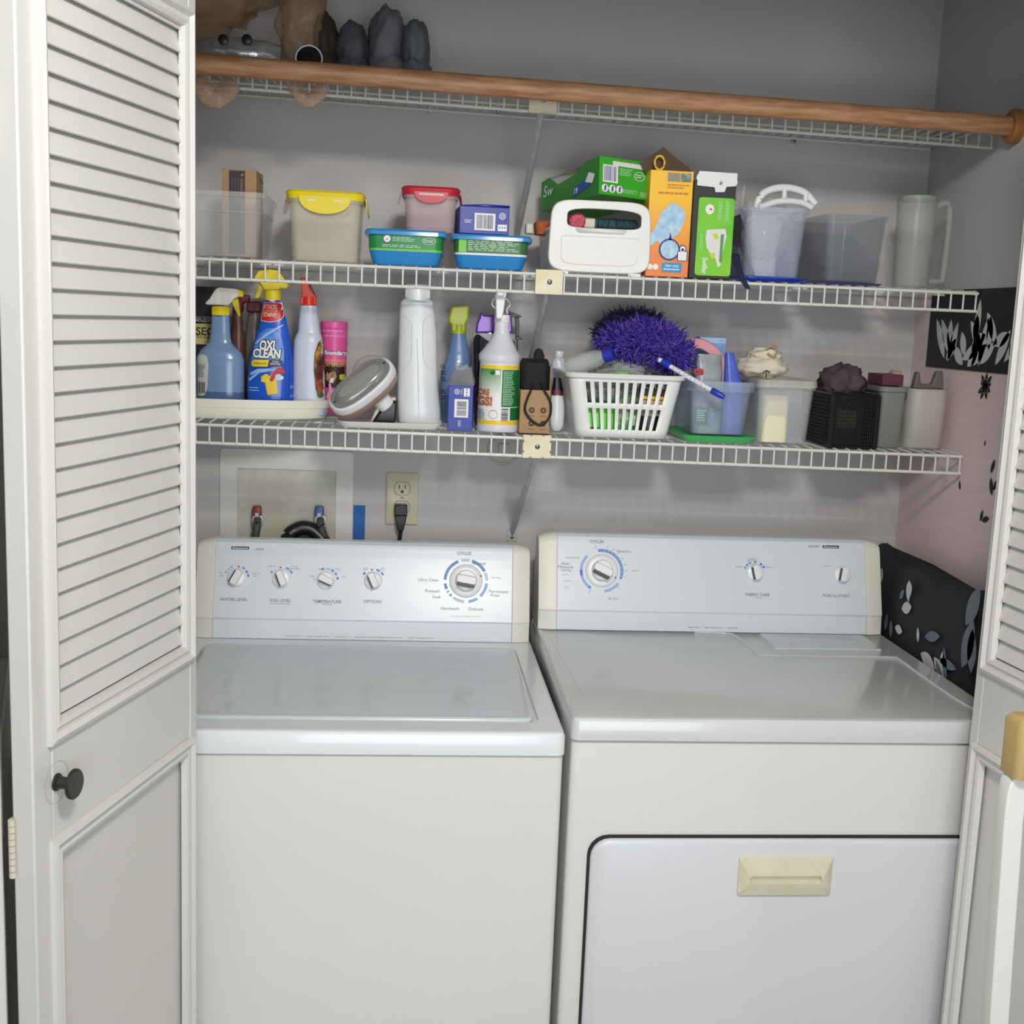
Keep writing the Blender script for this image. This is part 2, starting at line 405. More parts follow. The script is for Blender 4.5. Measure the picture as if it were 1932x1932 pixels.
# ------------------------------------------------------------------ washer and dryer
def on_plane(px, py, P0, N):
    d = fw*FPX+rt*(px-966)-up*(py-966); return CAM+d*((P0-CAM).dot(N)/d.dot(N))
def console(root, x0, x1, yb, z0, zt, capw0, capw1):
    """profile in yz; control panel between ivory end caps. returns part and the face frame"""
    k = z0
    prof = [(yb, k+.0005), (yb+.0035, k+.0395), (yb+.0015, k+.0415), (yb+.0030, k+.0445), (yb+.046, k+.176), (yb+.052, k+.186), (yb+.062, k+.191), (yb+.085, k+.191), (yb+.105, k+.18), (yb+.11, k+.0005)]
    mb = MB(); mb.rings([[(x, y, z) for y, z in prof] for x in (x0+capw0, x1-capw1)], panelm)
    con = mb.build('console', root, ang=20, bevel=.0015)
    for a, b, sgn in ((x0, x0+capw0, 1), (x1-capw1, x1, -1)):
        cb = MB(); cy = yb+.058; cz = k+.09; R = []
        outer = a if sgn == 1 else b; inner = b if sgn == 1 else a
        for t in (0, .25, .5, .75, 1):
            x = outer+(inner-outer)*(1-(1-t)**1)*.75 if t < 1 else inner
            f = 1-.085*(1-t)**2.2
            R.append([(outer+(inner-outer)*t, cy+(y-cy)*(1.02 if t == 1 else f*1.02), max(k, cz+(z-cz)*(1.0 if t == 1 else (f if z > cz else 1)))) for y, z in prof])
        cb.rings(R, mat('aged_end_cap', (228, 226, 214), .4, var=.04, scale=12)); cb.build('end_cap', con, bevel=.002, ang=50)
    P0 = Vector((0, yb+.003, k+.043)); P1 = Vector((0, yb+.046, k+.176)); v = (P1-P0).normalized(); n = Vector((1, 0, 0)).cross(v)
    # frame: x -> world x, z -> v, y -> away from viewer
    Mf = Matrix((Vector((1, 0, 0)), -n if n.y < 0 else n, v)).transposed().to_4x4(); Mf.translation = P0
    return con, Mf
def face_pt(px, py, Mf, wM):
    Mw = wM @ Mf; P0 = Mw.translation; N = Mw.to_3x3().col[1]; p = Mw.inverted() @ on_plane(px, py, P0, N); return p.x, p.z
def knob_small(con, Mf, x, z, ang, r=.0185):
    kb = MB(); kb.M = Mf @ Matrix.Translation((x, 0, z)) @ Matrix.Rotation(pi/2, 4, 'X')     # local z -> -y (towards viewer)
    kb.lathe([(0, r), (.002, r), (.0045, r*.93), (.006, r*.8)], whitep, n=32)
    kb.M = kb.M @ Matrix.Rotation(-ang, 4, 'Z')
    kb.rr([(.004, r*.95, r*1.85, r*.35), (.012, r*.8, r*1.75, r*.3), (.0165, r*.66, r*1.6, r*.25)], whitep)
    kb.box((-r*.46, -r*.78, .010), (-r*.30, r*.62, .0170), darkg)
    kb.disc(0, 0, .001, 0, blackink)
    return kb.build('knob', con, bevel=.0006)
def knob_big(con, Mf, x, z, ang, R=.034, r=.022):
    kb = MB(); kb.M = Mf @ Matrix.Translation((x, 0, z)) @ Matrix.Rotation(pi/2, 4, 'X')
    kb.lathe([(0, R), (.002, R), (.004, R*.96), (.006, R*.85), (.0065, r*1.05)], whitep, n=48)
    kb.lathe([(.006, r), (.014, r*.98), (.018, r*.9)], whitep, n=40)
    kb.M = kb.M @ Matrix.Rotation(-ang, 4, 'Z')
    kb.rr([(.014, r*1.0, r*2.0, r*.3), (.026, r*.8, r*1.9, r*.3), (.029, r*.66, r*1.75, r*.25)], whitep)
    kb.box((-r*.62, -r*.8, .016), (-r*.34, r*.8, .0285), darkg)
    return kb.build('timer_dial', con, bevel=.001)
blues = [mat('print_blue_a', (104, 146, 202), .5), mat('print_blue_b', (150, 180, 220), .5), mat('print_blue_c', (88, 112, 190), .5), mat('print_pale', (190, 208, 226), .5)]
def arcs(lb, x, z, r0, r1, segs):
    for a0, a1, k in segs: lb.disc(x, z, r1, -.0005, blues[k], hole=r0, a0=radians(90-a0), a1=radians(90-a1), n=14)

washer = thing('washing_machine', 'white top-load washing machine left of the dryer', 'washing machine', (-.3445, 0, 0))
WX0, WX1 = -.3415, .3415
mb = MB(); mb.rr([(.02, .679, .645, .012, 0, .328), (.874, .679, .645, .012, 0, .328)], enamelw); mb.build('cabinet', washer, bevel=.003)
mb = MB(); mb.box((-.31, .03, 0), (.31, .62, .02), gap); mb.build('base', washer)
mb = MB(); mb.rr([(.876, .683, .655, .014, 0, .328), (.906, .683, .655, .014, 0, .328), (.9125, .677, .649, .012, 0, .328), (.914, .668, .640, .01, 0, .328)], enamel, cap1=False)
# top deck with a well around the lid
o_ = rrect(.668, .640, .01, 0, .328); 
i_ = rrect(.612, .450, .016, -.002, .2785)
mb.rings([[(x, y, .914) for x, y in o_], [(x, y, .914) for x, y in i_], [(x*.995, .2785+(y-.2785)*.995, .908) for x, y in i_]], enamel, False, True)
mb.build('top_panel', washer, ang=30)
mb = MB(); mb.rr([(.9085, .596, .434, .014, -.0045, .2745), (.9145, .598, .436, .014, -.0045, .2745), (.9178, .596, .426, .012, -.002, .2735), (.9188, .586, .416, .01, -.002, .2735), (.9172, .560, .395, .02, -.002, .2735), (.9172, .3, .2, .02, -.002, .2735)], lidm)
mb.build('lid', washer, ang=60)
con, Mf = console(washer, WX0+.006, WX1-.006, .541, .914, 1.105, .036, .036)
bpy.context.view_layer.update(); WM = Matrix.Translation((-.3445, 0, 0))
lb = MB(); lb.M = Mf
F = lambda px, py: face_pt(px, py, Mf, WM)
for (kx, ky, ang, segs) in ((446, 1090, radians(28), [(-68, -58, 1), (-50, -40, 1), (-33, -20, 1), (28, 42, 0), (52, 64, 2), (72, 84, 2)]),
                            (531, 1092, radians(-22), [(-62, -52, 0), (20, 38, 0), (44, 62, 0)]),
                            (615, 1095, radians(-66), [(-90, -78, 3), (-20, -6, 1), (2, 16, 1), (24, 40, 0), (48, 62, 0), (72, 86, 2)]),
                            (704, 1096, radians(-24), [(-58, -44, 2), (14, 34, 0), (42, 60, 0)])):
    x, z = F(kx, ky); knob_small(con, Mf, x, z, ang); arcs(lb, x, z, .0215, .0255, segs)
    lb.disc(x+.024*sin(ang*.3), z+.0225, .0017, -.0006, blackink, n=8)
x, z = F(879, 1096); knob_big(con, Mf, x, z, radians(-80))
arcs(lb, x, z, .0395, .0455, [(-88, -22, 0), (-14, 10, 3), (16, 62, 0), (66, 88, 3), (96, 136, 1), (146, 172, 1), (184, 216, 3), (222, 230, 1), (236, 240, 0), (246, 262, 0)])
lb.disc(x+.0305, z+.010, .0018, -.0068, blackink, n=8)
def T(s, px, py, h, wpx=None, bold=0, mt=greyp, fr=F):
    x, z = fr(px, py); lb.text(s, x, z, h, -.0006, mt, bold=bold)
for s, px, py in (('WATER LEVEL', 441, 1131), ('SOIL LEVEL', 529, 1133), ('TEMPERATURE', 617, 1135), ('OPTIONS', 703, 1135), ('CYCLES', 876, 1044)): T(s, px, py, .0062, bold=.01)
for s, px, py, h in (('Normal', 903, 1063, .0062), ('Ultra Clean', 808, 1094, .0062), ('Prewash', 816, 1115, .0062), ('Soak', 824, 1126, .0062), ('Handwash', 849, 1148, .0062), ('Delicate', 898, 1149, .0062), ('Permanent', 941, 1116, .0062), ('Press', 934, 1123, .006)): T(s, px, py, h)
for s, px, py, h in (('Super', 417, 1081, .003), ('Low', 418, 1086, .003), ('Super Plus', 484, 1082, .0032), ('High', 482, 1087, .003), ('Regular Soil', 514, 1068, .003), ('Heavy Soil', 556, 1069, .003), ('Extra Clean', 556, 1073, .003), ('Warm', 606, 1074, .003), ('Warm', 637, 1074, .003), ('Cold', 589, 1087, .003), ('Hot', 648, 1088, .003), ('One\nRinse', 689, 1073, .006), ('2nd\nRinse', 722, 1073, .006), ('Kitchen & Hand Wash', 528, 1139, .003), ('Wash/Rinse', 617, 1140, .003), ('Less', 856, 1066, .0025), ('Fast Wash', 936, 1090, .003), ('Preset cycles   Rinse and Spin   Pause to soak', 878, 1163, .003)): T(s, px, py, h)
# brand badge
x, z = F(453, 1034); bw, bh = .0175, .0032
def badge(lb, x, z):
    lb.poly([(x-bw-.001, z-bh-.0008), (x+bw+.001, z-bh-.0008), (x+bw+.003, z+bh+.0012), (x-bw-.001, z+bh+.0012)], -.0004, whiteink)
    lb.poly([(x-bw, z-bh), (x+bw, z-bh), (x+bw+.001, z+bh), (x-bw, z+bh)], -.0006, blackink)
    lb.text('Kenmore', x, z, .0046, -.0008, whiteink, wid=.031, bold=.015, shear=.3)
badge(lb, x, z); T('SERIES', 490, 1036, .0042)
# fine grid pattern near the top and lower left of the panel
gm = mat('pale_grid_print', (202, 208, 216), .4)
for r_ in range(5):
    x0, z0 = F(400, 1034+r_*2.6); x1, _ = F(962, 1048)
    lb.rect(x0, z0-.0002, x1, z0+.0002, -.0002, gm)
x0, z0 = F(402, 1034); x1, z1 = F(962, 1056)
for k in range(110): xx = x0+(x1-x0)*k/109; lb.rect(xx-.0002, z0-.013, xx+.0002, z0, -.0002, gm)
# lower strip print
P0 = WM @ Vector((0, .5415, .914)); 
p = at(680, 1202, .5425)
lb.M = Matrix(); lb.text('Direct Drive   *   Super Capacity Plus   *   Quiet Pak II   *   2 Speed Motor with 4 Speed Combinations   *   Quiet Intelligent Timer', p.x+.3445, p.z, .0036, .5413, greyp, wid=.295)
lb.build('lettering', con, smooth=False)

DZ = .9404
dryer = thing('clothes_dryer', 'white front-load clothes dryer right of the washer', 'clothes dryer', (.3735, 0, 0))
mb = MB(); DW = .737; hx = DW/2
mb.rr([(.02, DW-.004, .65, .012, 0, .33), (.900, DW-.004, .65, .012, 0, .33)], enamelw)
mb.build('cabinet', dryer, bevel=.003)
mb = MB(); mb.rr([(.903, DW, .662, .014, 0, .33), (DZ-.008, DW, .662, .014, 0, .33), (DZ-.0015, DW-.006, .656, .012, 0, .33), (DZ, DW-.015, .647, .01, 0, .33)], mat('dryer_top_enamel', (210, 213, 213), .2, var=.05, scale=4, coat=.3)); 
tp = mb.build('top_panel', dryer, ang=30)
def ridge(pts, nm='moulded_ridge', r=.0028):
    rb = MB(); W = [dn(px, py, DZ) for px, py in pts]; rb.tube(tsmooth([(p.x-.3735, p.y, DZ-.0012) for p in W], 4), r, lidm, n=8); rb.build(nm, tp)
ridge([(1310, 1193), (1372, 1195), (1393, 1203), (1425, 1229), (1446, 1236), (1560, 1238), (1680, 1240), (1700, 1246), (1750, 1282), (1830, 1334), (1900, 1378-20)])
ridge([(1036, 1200), (1062, 1245), (1112, 1330)], r=.0018)
rb = MB(); rb.rr([(DZ-.001, .222, .112, .006, .2065, .488), (DZ+.002, .220, .110, .006, .2065, .488), (DZ+.0028, .214, .104, .005, .2065, .488)], lidm); 
rb.rr([(DZ+.0025, .165, .060, .01, .2065, .50), (DZ+.004, .160, .055, .01, .2065, .50)], lidm)
rb.build('lint_door', tp)
con, Mf = console(dryer, -hx+.004, hx-.006, .551, DZ, 0, .038, .034)
DM = Matrix.Translation((.3735, 0, 0)); F = lambda px, py: face_pt(px, py, Mf, DM)
lb = MB(); lb.M = Mf
x, z = F(1135, 1077); knob_big(con, Mf, x, z, radians(-64))
arcs(lb, x, z, .0395, .0455, [(-10, 112, 0), (126, 172, 1), (-148, -140, 0), (-140, -104, 1), (-104, -88, 2), (-88, -44, 1)])
for k in range(9): a = radians(90-(8+k*12)); lb.disc(x+.0425*cos(a), z+.0425*sin(a), .0009, -.0008, whiteink, n=8)
lb.disc(x+.028, z-.014, .0016, -.0068, blackink, n=8)
for a in (-14, 134, -150):
    q = radians(90-a); lb.poly([(x+.0455*cos(q)-.0004, z+.0455*sin(q)), (x+.0455*cos(q)+.0004, z+.0455*sin(q)), (x+.054*cos(q)+.0004, z+.054*sin(q)), (x+.054*cos(q)-.0004, z+.054*sin(q))], -.0005, blackink)
x, z = F(1424, 1081); knob_small(con, Mf, x, z, radians(-10)); arcs(lb, x, z, .0205, .025, [(-68, -58, 0), (-52, -38, 0), (-32, -20, 0), (30, 42, 2), (50, 62, 2)])
lb.disc(x+.001, z+.0225, .0017, -.0006, blackink, n=8)
x, z = F(1588, 1085); knob_small(con, Mf, x, z, radians(12))
T2 = lambda s, px, py, h, bold=0: T(s, px, py, h, bold=bold, fr=F)
T2('CYCLES', 1126, 1022, .006, .01); T2('FABRIC CARE', 1429, 1122, .0062, .01); T2('PUSH to START', 1578, 1124, .0062, .01)
for s, px, py, h in (('Timed Dry', 1177, 1041, .0064), ('Air Dry', 1157, 1130, .0064), ('Auto', 1067, 1063, .006), ('Moisture', 1067, 1069.5, .006), ('Sensing', 1068, 1076, .006), ('Less Dry', 1066, 1084, .003), ('Normal Dry', 1071, 1096, .003), ('Very Dry', 1069, 1108, .003), ('Cottons/Towels', 1080, 1052, .003), ('Touch Up', 1198, 1077, .0032), ('Normal\nPerm Press', 1419, 1056, .007), ('Delicate', 1394, 1069, .003), ('Cottons', 1450, 1070, .003), ('Temperature', 1430, 1128, .003), ('Signal Off', 1560, 1068, .003), ('800 SERIES', 1535, 1031, .0036)): T2(s, px, py, h)
for k, s in enumerate(('70', '60', '50', '40', '30', '20', '10')):
    a = radians(90-(14+k*15)); x, z = F(1135, 1077); lb.text(s, x+.051*cos(a), z+.051*sin(a), .0028, -.0005, greyp)
x, z = F(1567, 1032); badge(lb, x, z)
p = at(1345, 1184, .552); lb.M = Matrix(); lb.text('Heavy Duty   *   Super Capacity Plus   *   Quiet Pak', p.x-.3735, p.z, .0036, .5509, greyp, wid=.105)
lb.build('lettering', con, smooth=False)
# front door (hamper door) with a dark gap around it
DR = mat('dryer_door_enamel', (214, 216, 221), .22, coat=.3)
mb = MB(); x0, x1, zb, zt = .0412-.3735, .7015-.3735, .13, .741
o_ = [(x, z) for x, z in rrect(x1-x0, zt-zb, .034, (x0+x1)/2, (zb+zt)/2)]
mb.prism(o_, .0005, .01, gap); mb.build('door_gap', dryer, smooth=False)
mb = MB(); R = []
for ins, y in ((.0042, .004), (.0042, -.004), (.0055, -.0075), (.009, -.009)):
    R.append([(x, y, z) for x, z in rrect(x1-x0-2*ins, zt-zb-2*ins, .034-ins*.5, (x0+x1)/2, (zb+zt)/2)])
mb.rings(R, DR); dd = mb.build('hamper_door', dryer, ang=50)
a = at(1395, 1616, -.01); b = at(1565, 1687, -.01)
hx0, hx1, hz0, hz1 = a.x-.3735, b.x-.3735, b.z, a.z
hm_ = mat('ivory_handle', (222, 218, 198), .4, c2=(218, 210, 180), scale=30)
N_ = 6; cx, cz = (hx0+hx1)/2, (hz0+hz1)/2
o_ = rrect(hx1-hx0, hz1-hz0, .004, cx, cz, seg=N_)
i_ = rrect((hx1-hx0)*.77, .013, .006, cx, cz-.004, seg=N_)
mb = MB(); mb.rings([[(x, -.0085, z) for x, z in o_], [(x, -.0125, z) for x, z in o_], [(cx+(x-cx)*.985, -.0140, cz+(z-cz)*.97) for x, z in o_], [(x, -.0205 if z < cz-.003 else -.0175, z) for x, z in i_], [(x, -.0094, z+.004) for x, z in i_]], hm_, False, True)
mb.build('recessed_handle', dd, label='ivory recessed pull handle', ang=35)
mb = MB(); mb.box((-.33, .03, 0), (.33, .62, .02), gap); mb.build('base', dryer)

# ------------------------------------------------------------------ wire shelves
def deck(k, x): return {'top': 1.985-.022*x, 'mid': 1.6568-.0012*x, 'low': 1.3440-.0110*x}[k]
SY = .478
def wire_shelf(k, label, x0, x1):
    r = thing('wire_shelf', label, 'shelf', (0, 0, 0)); zf = lambda x: deck(k, x)-.0035
    H = .0365
    mb = MB(); n = int((x1-x0)/.0254)
    for i in range(n+1):
        x = x0+.006+i*.0254
        if abs(x+.002-(.0)) > 9: continue
        z = zf(x)
        mb.tube([(x, YW-.012, z+.0022), (x, SY+.006, z+.0022), (x, SY+.0012, z+.0012), (x, SY-.0008, z-.004), (x, SY-.001, z-H-.001)], .0019, wirem, n=6)
    mb.build('cross_wires', r)
    for nm, y, dz, rr_ in (('front_rail', SY+.002, -.0022, .0031), ('lower_rail', SY+.0025, -H, .0031), ('back_rail', YW-.012, -.002, .0028), ('middle_rail', .63, -.002, .0028)):
        m2 = MB(); m2.tube([(x0, y, zf(x0)+dz), (0, y, zf(0)+dz), (x1, y, zf(x1)+dz)], rr_, wirem, n=8); m2.build(nm, r)
    SHELF[k] = r; return r
SHELF = {}
wire_shelf('top', 'white wire closet shelf, highest of three, behind the wooden rod', XL+.01, XR-.006)
wire_shelf('mid', 'white wire closet shelf, middle of three, holding bins and boxes', XL+.01, XR-.006)
wire_shelf('low', 'white wire closet shelf, lowest of three, holding spray bottles', XL+.01, XR-.006)
def brace(k, px, label, notch, ppx, z_low):
    p = at(px, 300 if k == 'top' else 600, SY-.004); x = {'top': -.034, 'mid': -.0085, 'low': -.018}[k]
    zt = deck(k, x)-.02
    r = bpy.data.objects.new('shelf_brace', None); COL.objects.link(r); r.location = (x, SY, zt); r.parent = SHELF[k]; r['label'] = label
    w_, h_ = .0275, .0225
    mb = MB()
    P = [(-w_, -h_), (-w_*.5, -h_)] 
    if notch:
        P = []
        pts = [(-w_, -h_), (w_, -h_), (w_, h_), (-w_, h_)]
        for i in range(4):
            a = Vector(pts[i]); b = Vector(pts[(i+1) % 4]); d = b-a; nn = Vector((-d.y, d.x)).normalized()*.0026
            P += [tuple(a)]
            for t in (.24, .68): P += [tuple(a+d*t), tuple(a+d*t+nn), tuple(a+d*(t+.08)+nn), tuple(a+d*(t+.08))]
    else: P = [(-w_*.95, -h_*1.02), (w_*.95, -h_*1.02), (w_*.95, h_*1.02), (-w_*.95, h_*1.02)]
    mb.prism(P, -.0085, -.0035, mat('aged_ivory_clip', (232, 227, 200), .45, c2=(226, 210, 170), scale=25)); mb.build('cover_plate', r, bevel=.0008, label='ivory plastic cover plate')
    mb = MB(); mb.M = Matrix.Translation((.001, -.0085, 0)) @ Matrix.Rotation(pi/2, 4, 'X')
    mb.lathe([(0, .0048), (.001, .0048), (.0018, .0035), (.002, .001)], screwm, n=16); mb.box((-.003, -.0006, .0019), (.003, .0006, .0022), blackink); mb.build('screw', r)
    e = Vector((-.012, YW-SY-.004, z_low-zt)); mb = MB(); s0 = Vector((0, -.002, -.015)); n = 10
    R = []
    for i in range(n+1):
        t = i/n; c = s0+(e-s0)*t; ww = .0065
        if i in (n,): ww = .0055
        R.append([(c.x-ww, c.y, c.z+.002), (c.x-ww*.5, c.y-.001, c.z-.0045), (c.x, c.y-.002, c.z-.0065), (c.x+ww*.5, c.y-.001, c.z-.0045), (c.x+ww, c.y, c.z+.002), (c.x+ww*.4, c.y, c.z-.001), (c.x, c.y, c.z-.003), (c.x-ww*.4, c.y, c.z-.001)])
    mb.rings(R, steel); mb.build('strut', r, label='bare steel angled strut')
    mb = MB(); mb.box((e.x-.011, YW-SY-.003, e.z-.020), (e.x+.011, YW-SY-.001, e.z+.006), steel)
    mb.M = Matrix.Translation((e.x, YW-SY-.003, e.z-.011)) @ Matrix.Rotation(pi/2, 4, 'X'); mb.lathe([(0, .0042), (.002, .0038), (.003, .001)], screwm, n=14); mb.build('foot_plate', r, bevel=.001)
brace('low', 0, 'notched ivory clip and steel strut under the lowest shelf', True, 0, 1.101)
brace('mid', 0, 'plain ivory clip and steel strut at the middle shelf', False, 0, 1.405)
brace('top', 0, 'ivory clip and steel strut at the highest shelf, below the rod', False, 0, 1.735)
# wall clips of the top shelf
for px, lab in ((812, 'small wall clip under highest shelf, left one'), (940, 'small wall clip under highest shelf, nearer the strut'), (1495, 'small wall clip under highest shelf, right one')):
    p = at(px, 209 if px < 1000 else 266, YW)
    r = thing('wall_clip', lab, 'clip', (p.x, YW, p.z), group='wall clips of the highest shelf')
    mb = MB(); mb.box((-.004, -.012, -.006), (.004, -.0005, .016), creamp); mb.build('clip_body', r, bevel=.001)
    mb = MB(); mb.M = Matrix.Translation((0, -.012, -.002)) @ Matrix.Rotation(pi/2, 4, 'X'); mb.lathe([(0, .0042), (.0015, .0035), (.002, .001)], screwm, n=12); mb.build('screw', r)
# wooden rod
woodm = mat('pine_rod', (194, 150, 112), .45, c2=(162, 112, 76), scale=14, stretch=(1, 8, 8))
p0 = at(372, 120, .40); p1 = at(1500, 207, .40); sl = (p1.z-p0.z)/(p1.x-p0.x)
zr = lambda x: p0.z+(x-p0.x)*sl
ro = thing('closet_rod', 'round wooden closet rod running below the highest shelf', 'rod', (0, .40, zr(0)))
mb = MB(); mb.tube([(x, 0, zr(x)-zr(0)) for x in (XL+.004, -.5, 0, .4, XR-.004)], .0178, woodm, n=28); mb.build('pole', ro)
for x, sx in ((XR, -1), (XL, 1)):
    mb = MB(); mb.M = Matrix.Translation((x, 0, zr(x)-zr(0))) @ Matrix.Rotation(sx*pi/2, 4, 'Y'); mb.lathe([(0, .031), (.014, .031), (.018, .027), (.018, .019)], mat('wood_socket', (170, 116, 66), .45, c2=(140, 92, 50), scale=30), n=28); mb.build('rod_socket', ro)

# ------------------------------------------------------------------ wall fittings
def wp(px, py, y=YW): return at(px, py, y)
a = wp(415, 845); b = wp(668, 852); c = wp(448, 880); d = wp(635, 882)
bx = thing('washer_supply_box', 'white plastic washer supply box recessed in the wall', 'supply box', (a.x, YW, 1.0))
ow, oz = b.x-a.x, a.z-1.0
mb = MB(); ix0, ix1, iz1, iz0 = c.x-a.x, d.x-a.x, c.z-1.0-.003, .065
o_ = [(x, z) for x, z in rrect(ow, oz-.0, .01, ow/2, (oz)/2)]; i_ = [(x, z) for x, z in rrect(ix1-ix0, iz1-iz0, .003, (ix0+ix1)/2, (iz0+iz1)/2)]
sb = mat('supply_box_plastic', (224, 223, 217), .45, var=.05, scale=8)
mb.rings([[(x, -.0005, z) for x, z in o_], [(x, -.004, z) for x, z in o_], [(x, -.0045, z) for x, z in i_]], sb, False, False)
mb.build('flange', bx, bevel=.001)
mb = MB(); mb.rings([[(x, -.0044, z) for x, z in i_], [(x, -.0012, z) for x, z in i_]], mat('box_interior', (206, 203, 190), .5, c2=(184, 180, 164), scale=12), False, True); mb.build('box_back', bx, label='stained recess of the supply box')
for px, cc, lab in ((484, (120, 34, 34), 'red handled hot water valve'), (602, (48, 76, 140), 'blue handled cold water valve')):
    p = wp(px, 968, YW-.03); v = MB(); X = p.x-a.x; Z = p.z-1.0
    v.M = Matrix.Translation((X, -.022, Z))
    v.lathe([(-.012, .008), (.0, .008)], steel, n=16)
    v.rr([(-.006, .020, .014, .003), (.012, .018, .012, .003), (.014, .014, .01, .003)], mat('valve_handle_'+str(px), cc, .4))
    vv = v.build('valve', bx, label=lab)
    h = MB(); hx_ = X+(.002 if px < 500 else .003); h.M = Matrix.Translation((0, 0, 0))
    h.tube(tsmooth([(hx_, -.006, Z-.016), (hx_, -.028, Z-.016), (hx_+(0 if px < 500 else .003), -.040, Z-.03), (hx_+(-.004 if px < 500 else .014), -.044, Z-.07), (hx_+(-.006 if px < 500 else .02), -.044, Z-.16)], 5), .0085, mat('grey_hose', (72, 72, 72), .6), n=14)
    h.M = Matrix.Translation((hx_, -.018, Z-.016)) @ Matrix.Rotation(pi/2, 4, 'X'); h.lathe([(0, .0125), (.008, .0125), (.009, .010)], steel, n=20)
    h.build('supply_hose', bx)
h = MB(); p = wp(575, 983, YW-.045); 
h.tube(tsmooth([(p.x-a.x-.040, -.045, -.02), (p.x-a.x-.036, -.042, p.z-1.0-.045), (p.x-a.x-.018, -.036, p.z-1.0-.022), (p.x-a.x+.004, -.034, p.z-1.0-.018), (p.x-a.x+.026, -.036, p.z-1.0-.03), (p.x-a.x+.045, -.042, p.z-1.0-.06), (p.x-a.x+.048, -.045, -.02)], 6), .0165, blackp, n=18)
h.build('drain_hose', bx, label='thick black corrugated drain hose')
a_, b_ = wp(667, 953), wp(688, 1018)
mb = MB(); mb.box((a_.x, YW-.0012, a_.z-.1), (b_.x, YW-.0002, a_.z), mat('blue_tape', (46, 104, 178), .7, bump=.3, scale=90)); tag(mb.build('painters_tape', smooth=False), 'strip of blue painter tape stuck to wall right of supply box', 'tape')
# outlet
p = wp((729+788)/2, (893+988)/2); ol = thing('wall_outlet', 'ivory duplex wall outlet above the washer console', 'outlet', (p.x, YW, p.z))
ivm = mat('outlet_ivory', (212, 204, 174), .4, var=.05, scale=20)
mb = MB(); mb.rr([(0, .0705, .114, .003), (.004, .0705, .114, .003), (.006, .066, .109, .003)], ivm)
mb.v = [Vector((v.x, -v.z, v.y)) for v in mb.v]; mb.build('cover_plate', ol, ang=50)
for s in (1, -1):
    z = .0205*s+.002; rb = MB()
    P = []
    for i in range(32):
        an = 2*pi*i/32; P.append((max(-.0172, min(.0172, .0185*cos(an)*1.0)), z+max(-.0142, min(.0142, .0172*sin(an)))))
    rb.prism(P, -.0068, -.006, gap); P2 = [(x*.95, z+(q-z)*.95) for x, q in P]; rb.prism(P2, -.0074, -.006, ivm)
    for sx in (-1, 1): rb.box((sx*.0065-.0009, -.0078, z+.000), (sx*.0065+.0009, -.0072, z+.009), blackink)
    rb.disc(0, z-.0065, .0033, -.0077, blackink, n=12); rb.build('receptacle', ol, smooth=False)
mb = MB(); mb.M = Matrix.Translation((0, -.006, .002)) @ Matrix.Rotation(pi/2, 4, 'X'); mb.lathe([(0, .003), (.0012, .002)], screwm, n=10); mb.build('screw', ol)
pc = thing('power_cord', 'black washer power cord plugged into the outlet', 'power cord', (p.x, YW, p.z))
mb = MB(); mb.M = Matrix.Translation((-.0015, 0, -.022)); mb.box((-.0135, -.032, -.011), (.0135, -.0078, .012), blackp); mb.prism([(-.0135, -.011), (.0135, -.011), (.006, -.045), (-.006, -.045)], -.030, -.012, blackp); mb.build('plug', pc, bevel=.002)
mb = MB(); mb.tube(tsmooth([(-.0015, -.021, -.064), (-.002, -.021, -.08), (-.006, -.024, -.11), (-.010, -.028, -.16), (-.010, -.03, -.26)], 5), .0042, blackp, n=10); mb.build('cord', pc)
# round cap on wall
p = wp(950, 848); r = thing('pipe_cap', 'round painted pipe cap on the wall below the lowest shelf', 'cap', (p.x, YW, p.z))
mb = MB(); mb.M = Matrix.Rotation(pi/2, 4, 'X'); mb.lathe([(0, .036), (.004, .035), (.006, .029), (.0045, .027), (.0045, .001)], mat('cap_paint', (196, 190, 182), .5, var=.05), n=40); mb.build('cover', r, ang=25)
mb = MB(); mb.box((-.012, -.011, -.013), (.012, -.0045, .013), MATS['cap_paint']); mb.build('square_lug', r, bevel=.001)


# ================================================================== things on the middle shelf
def milky(name, c, op, rough=.25): return mat(name, c, rough, op=op)
clear = milky('clear_plastic', (226, 230, 234), .2, .15)
clearw = milky('translucent_plastic', (226, 222, 212), .3, .3)
ZM = 1.6568
def obox(mb, W, D, H, mt): return mb.box((-W/2, 0, 0), (W/2, D, H), mt)
def span(px0, px1, py, Y): a = at(px0, py, Y); b = at(px1, py, Y); return (a.x+b.x)/2, b.x-a.x
def open_bin(mb, wb, db, wt, dt, h, r, mt, th=.0022, rim=.004, cy=None, seg=5):
    cy = dt/2 if cy is None else cy
    L = [(0, wb-.006, db-.006, r, 0, cy), (.003, wb, db, r, 0, cy), (h-.010, wt, dt, r, 0, cy), (h-.0095, wt+2*rim, dt+2*rim, r+rim, 0, cy), (h, wt+2*rim, dt+2*rim, r+rim, 0, cy), (h, wt-2*th, dt-2*th, r, 0, cy), (th*1.5, wb-2*th, db-2*th, r, 0, cy)]
    mb.rr(L, mt, seg=seg)
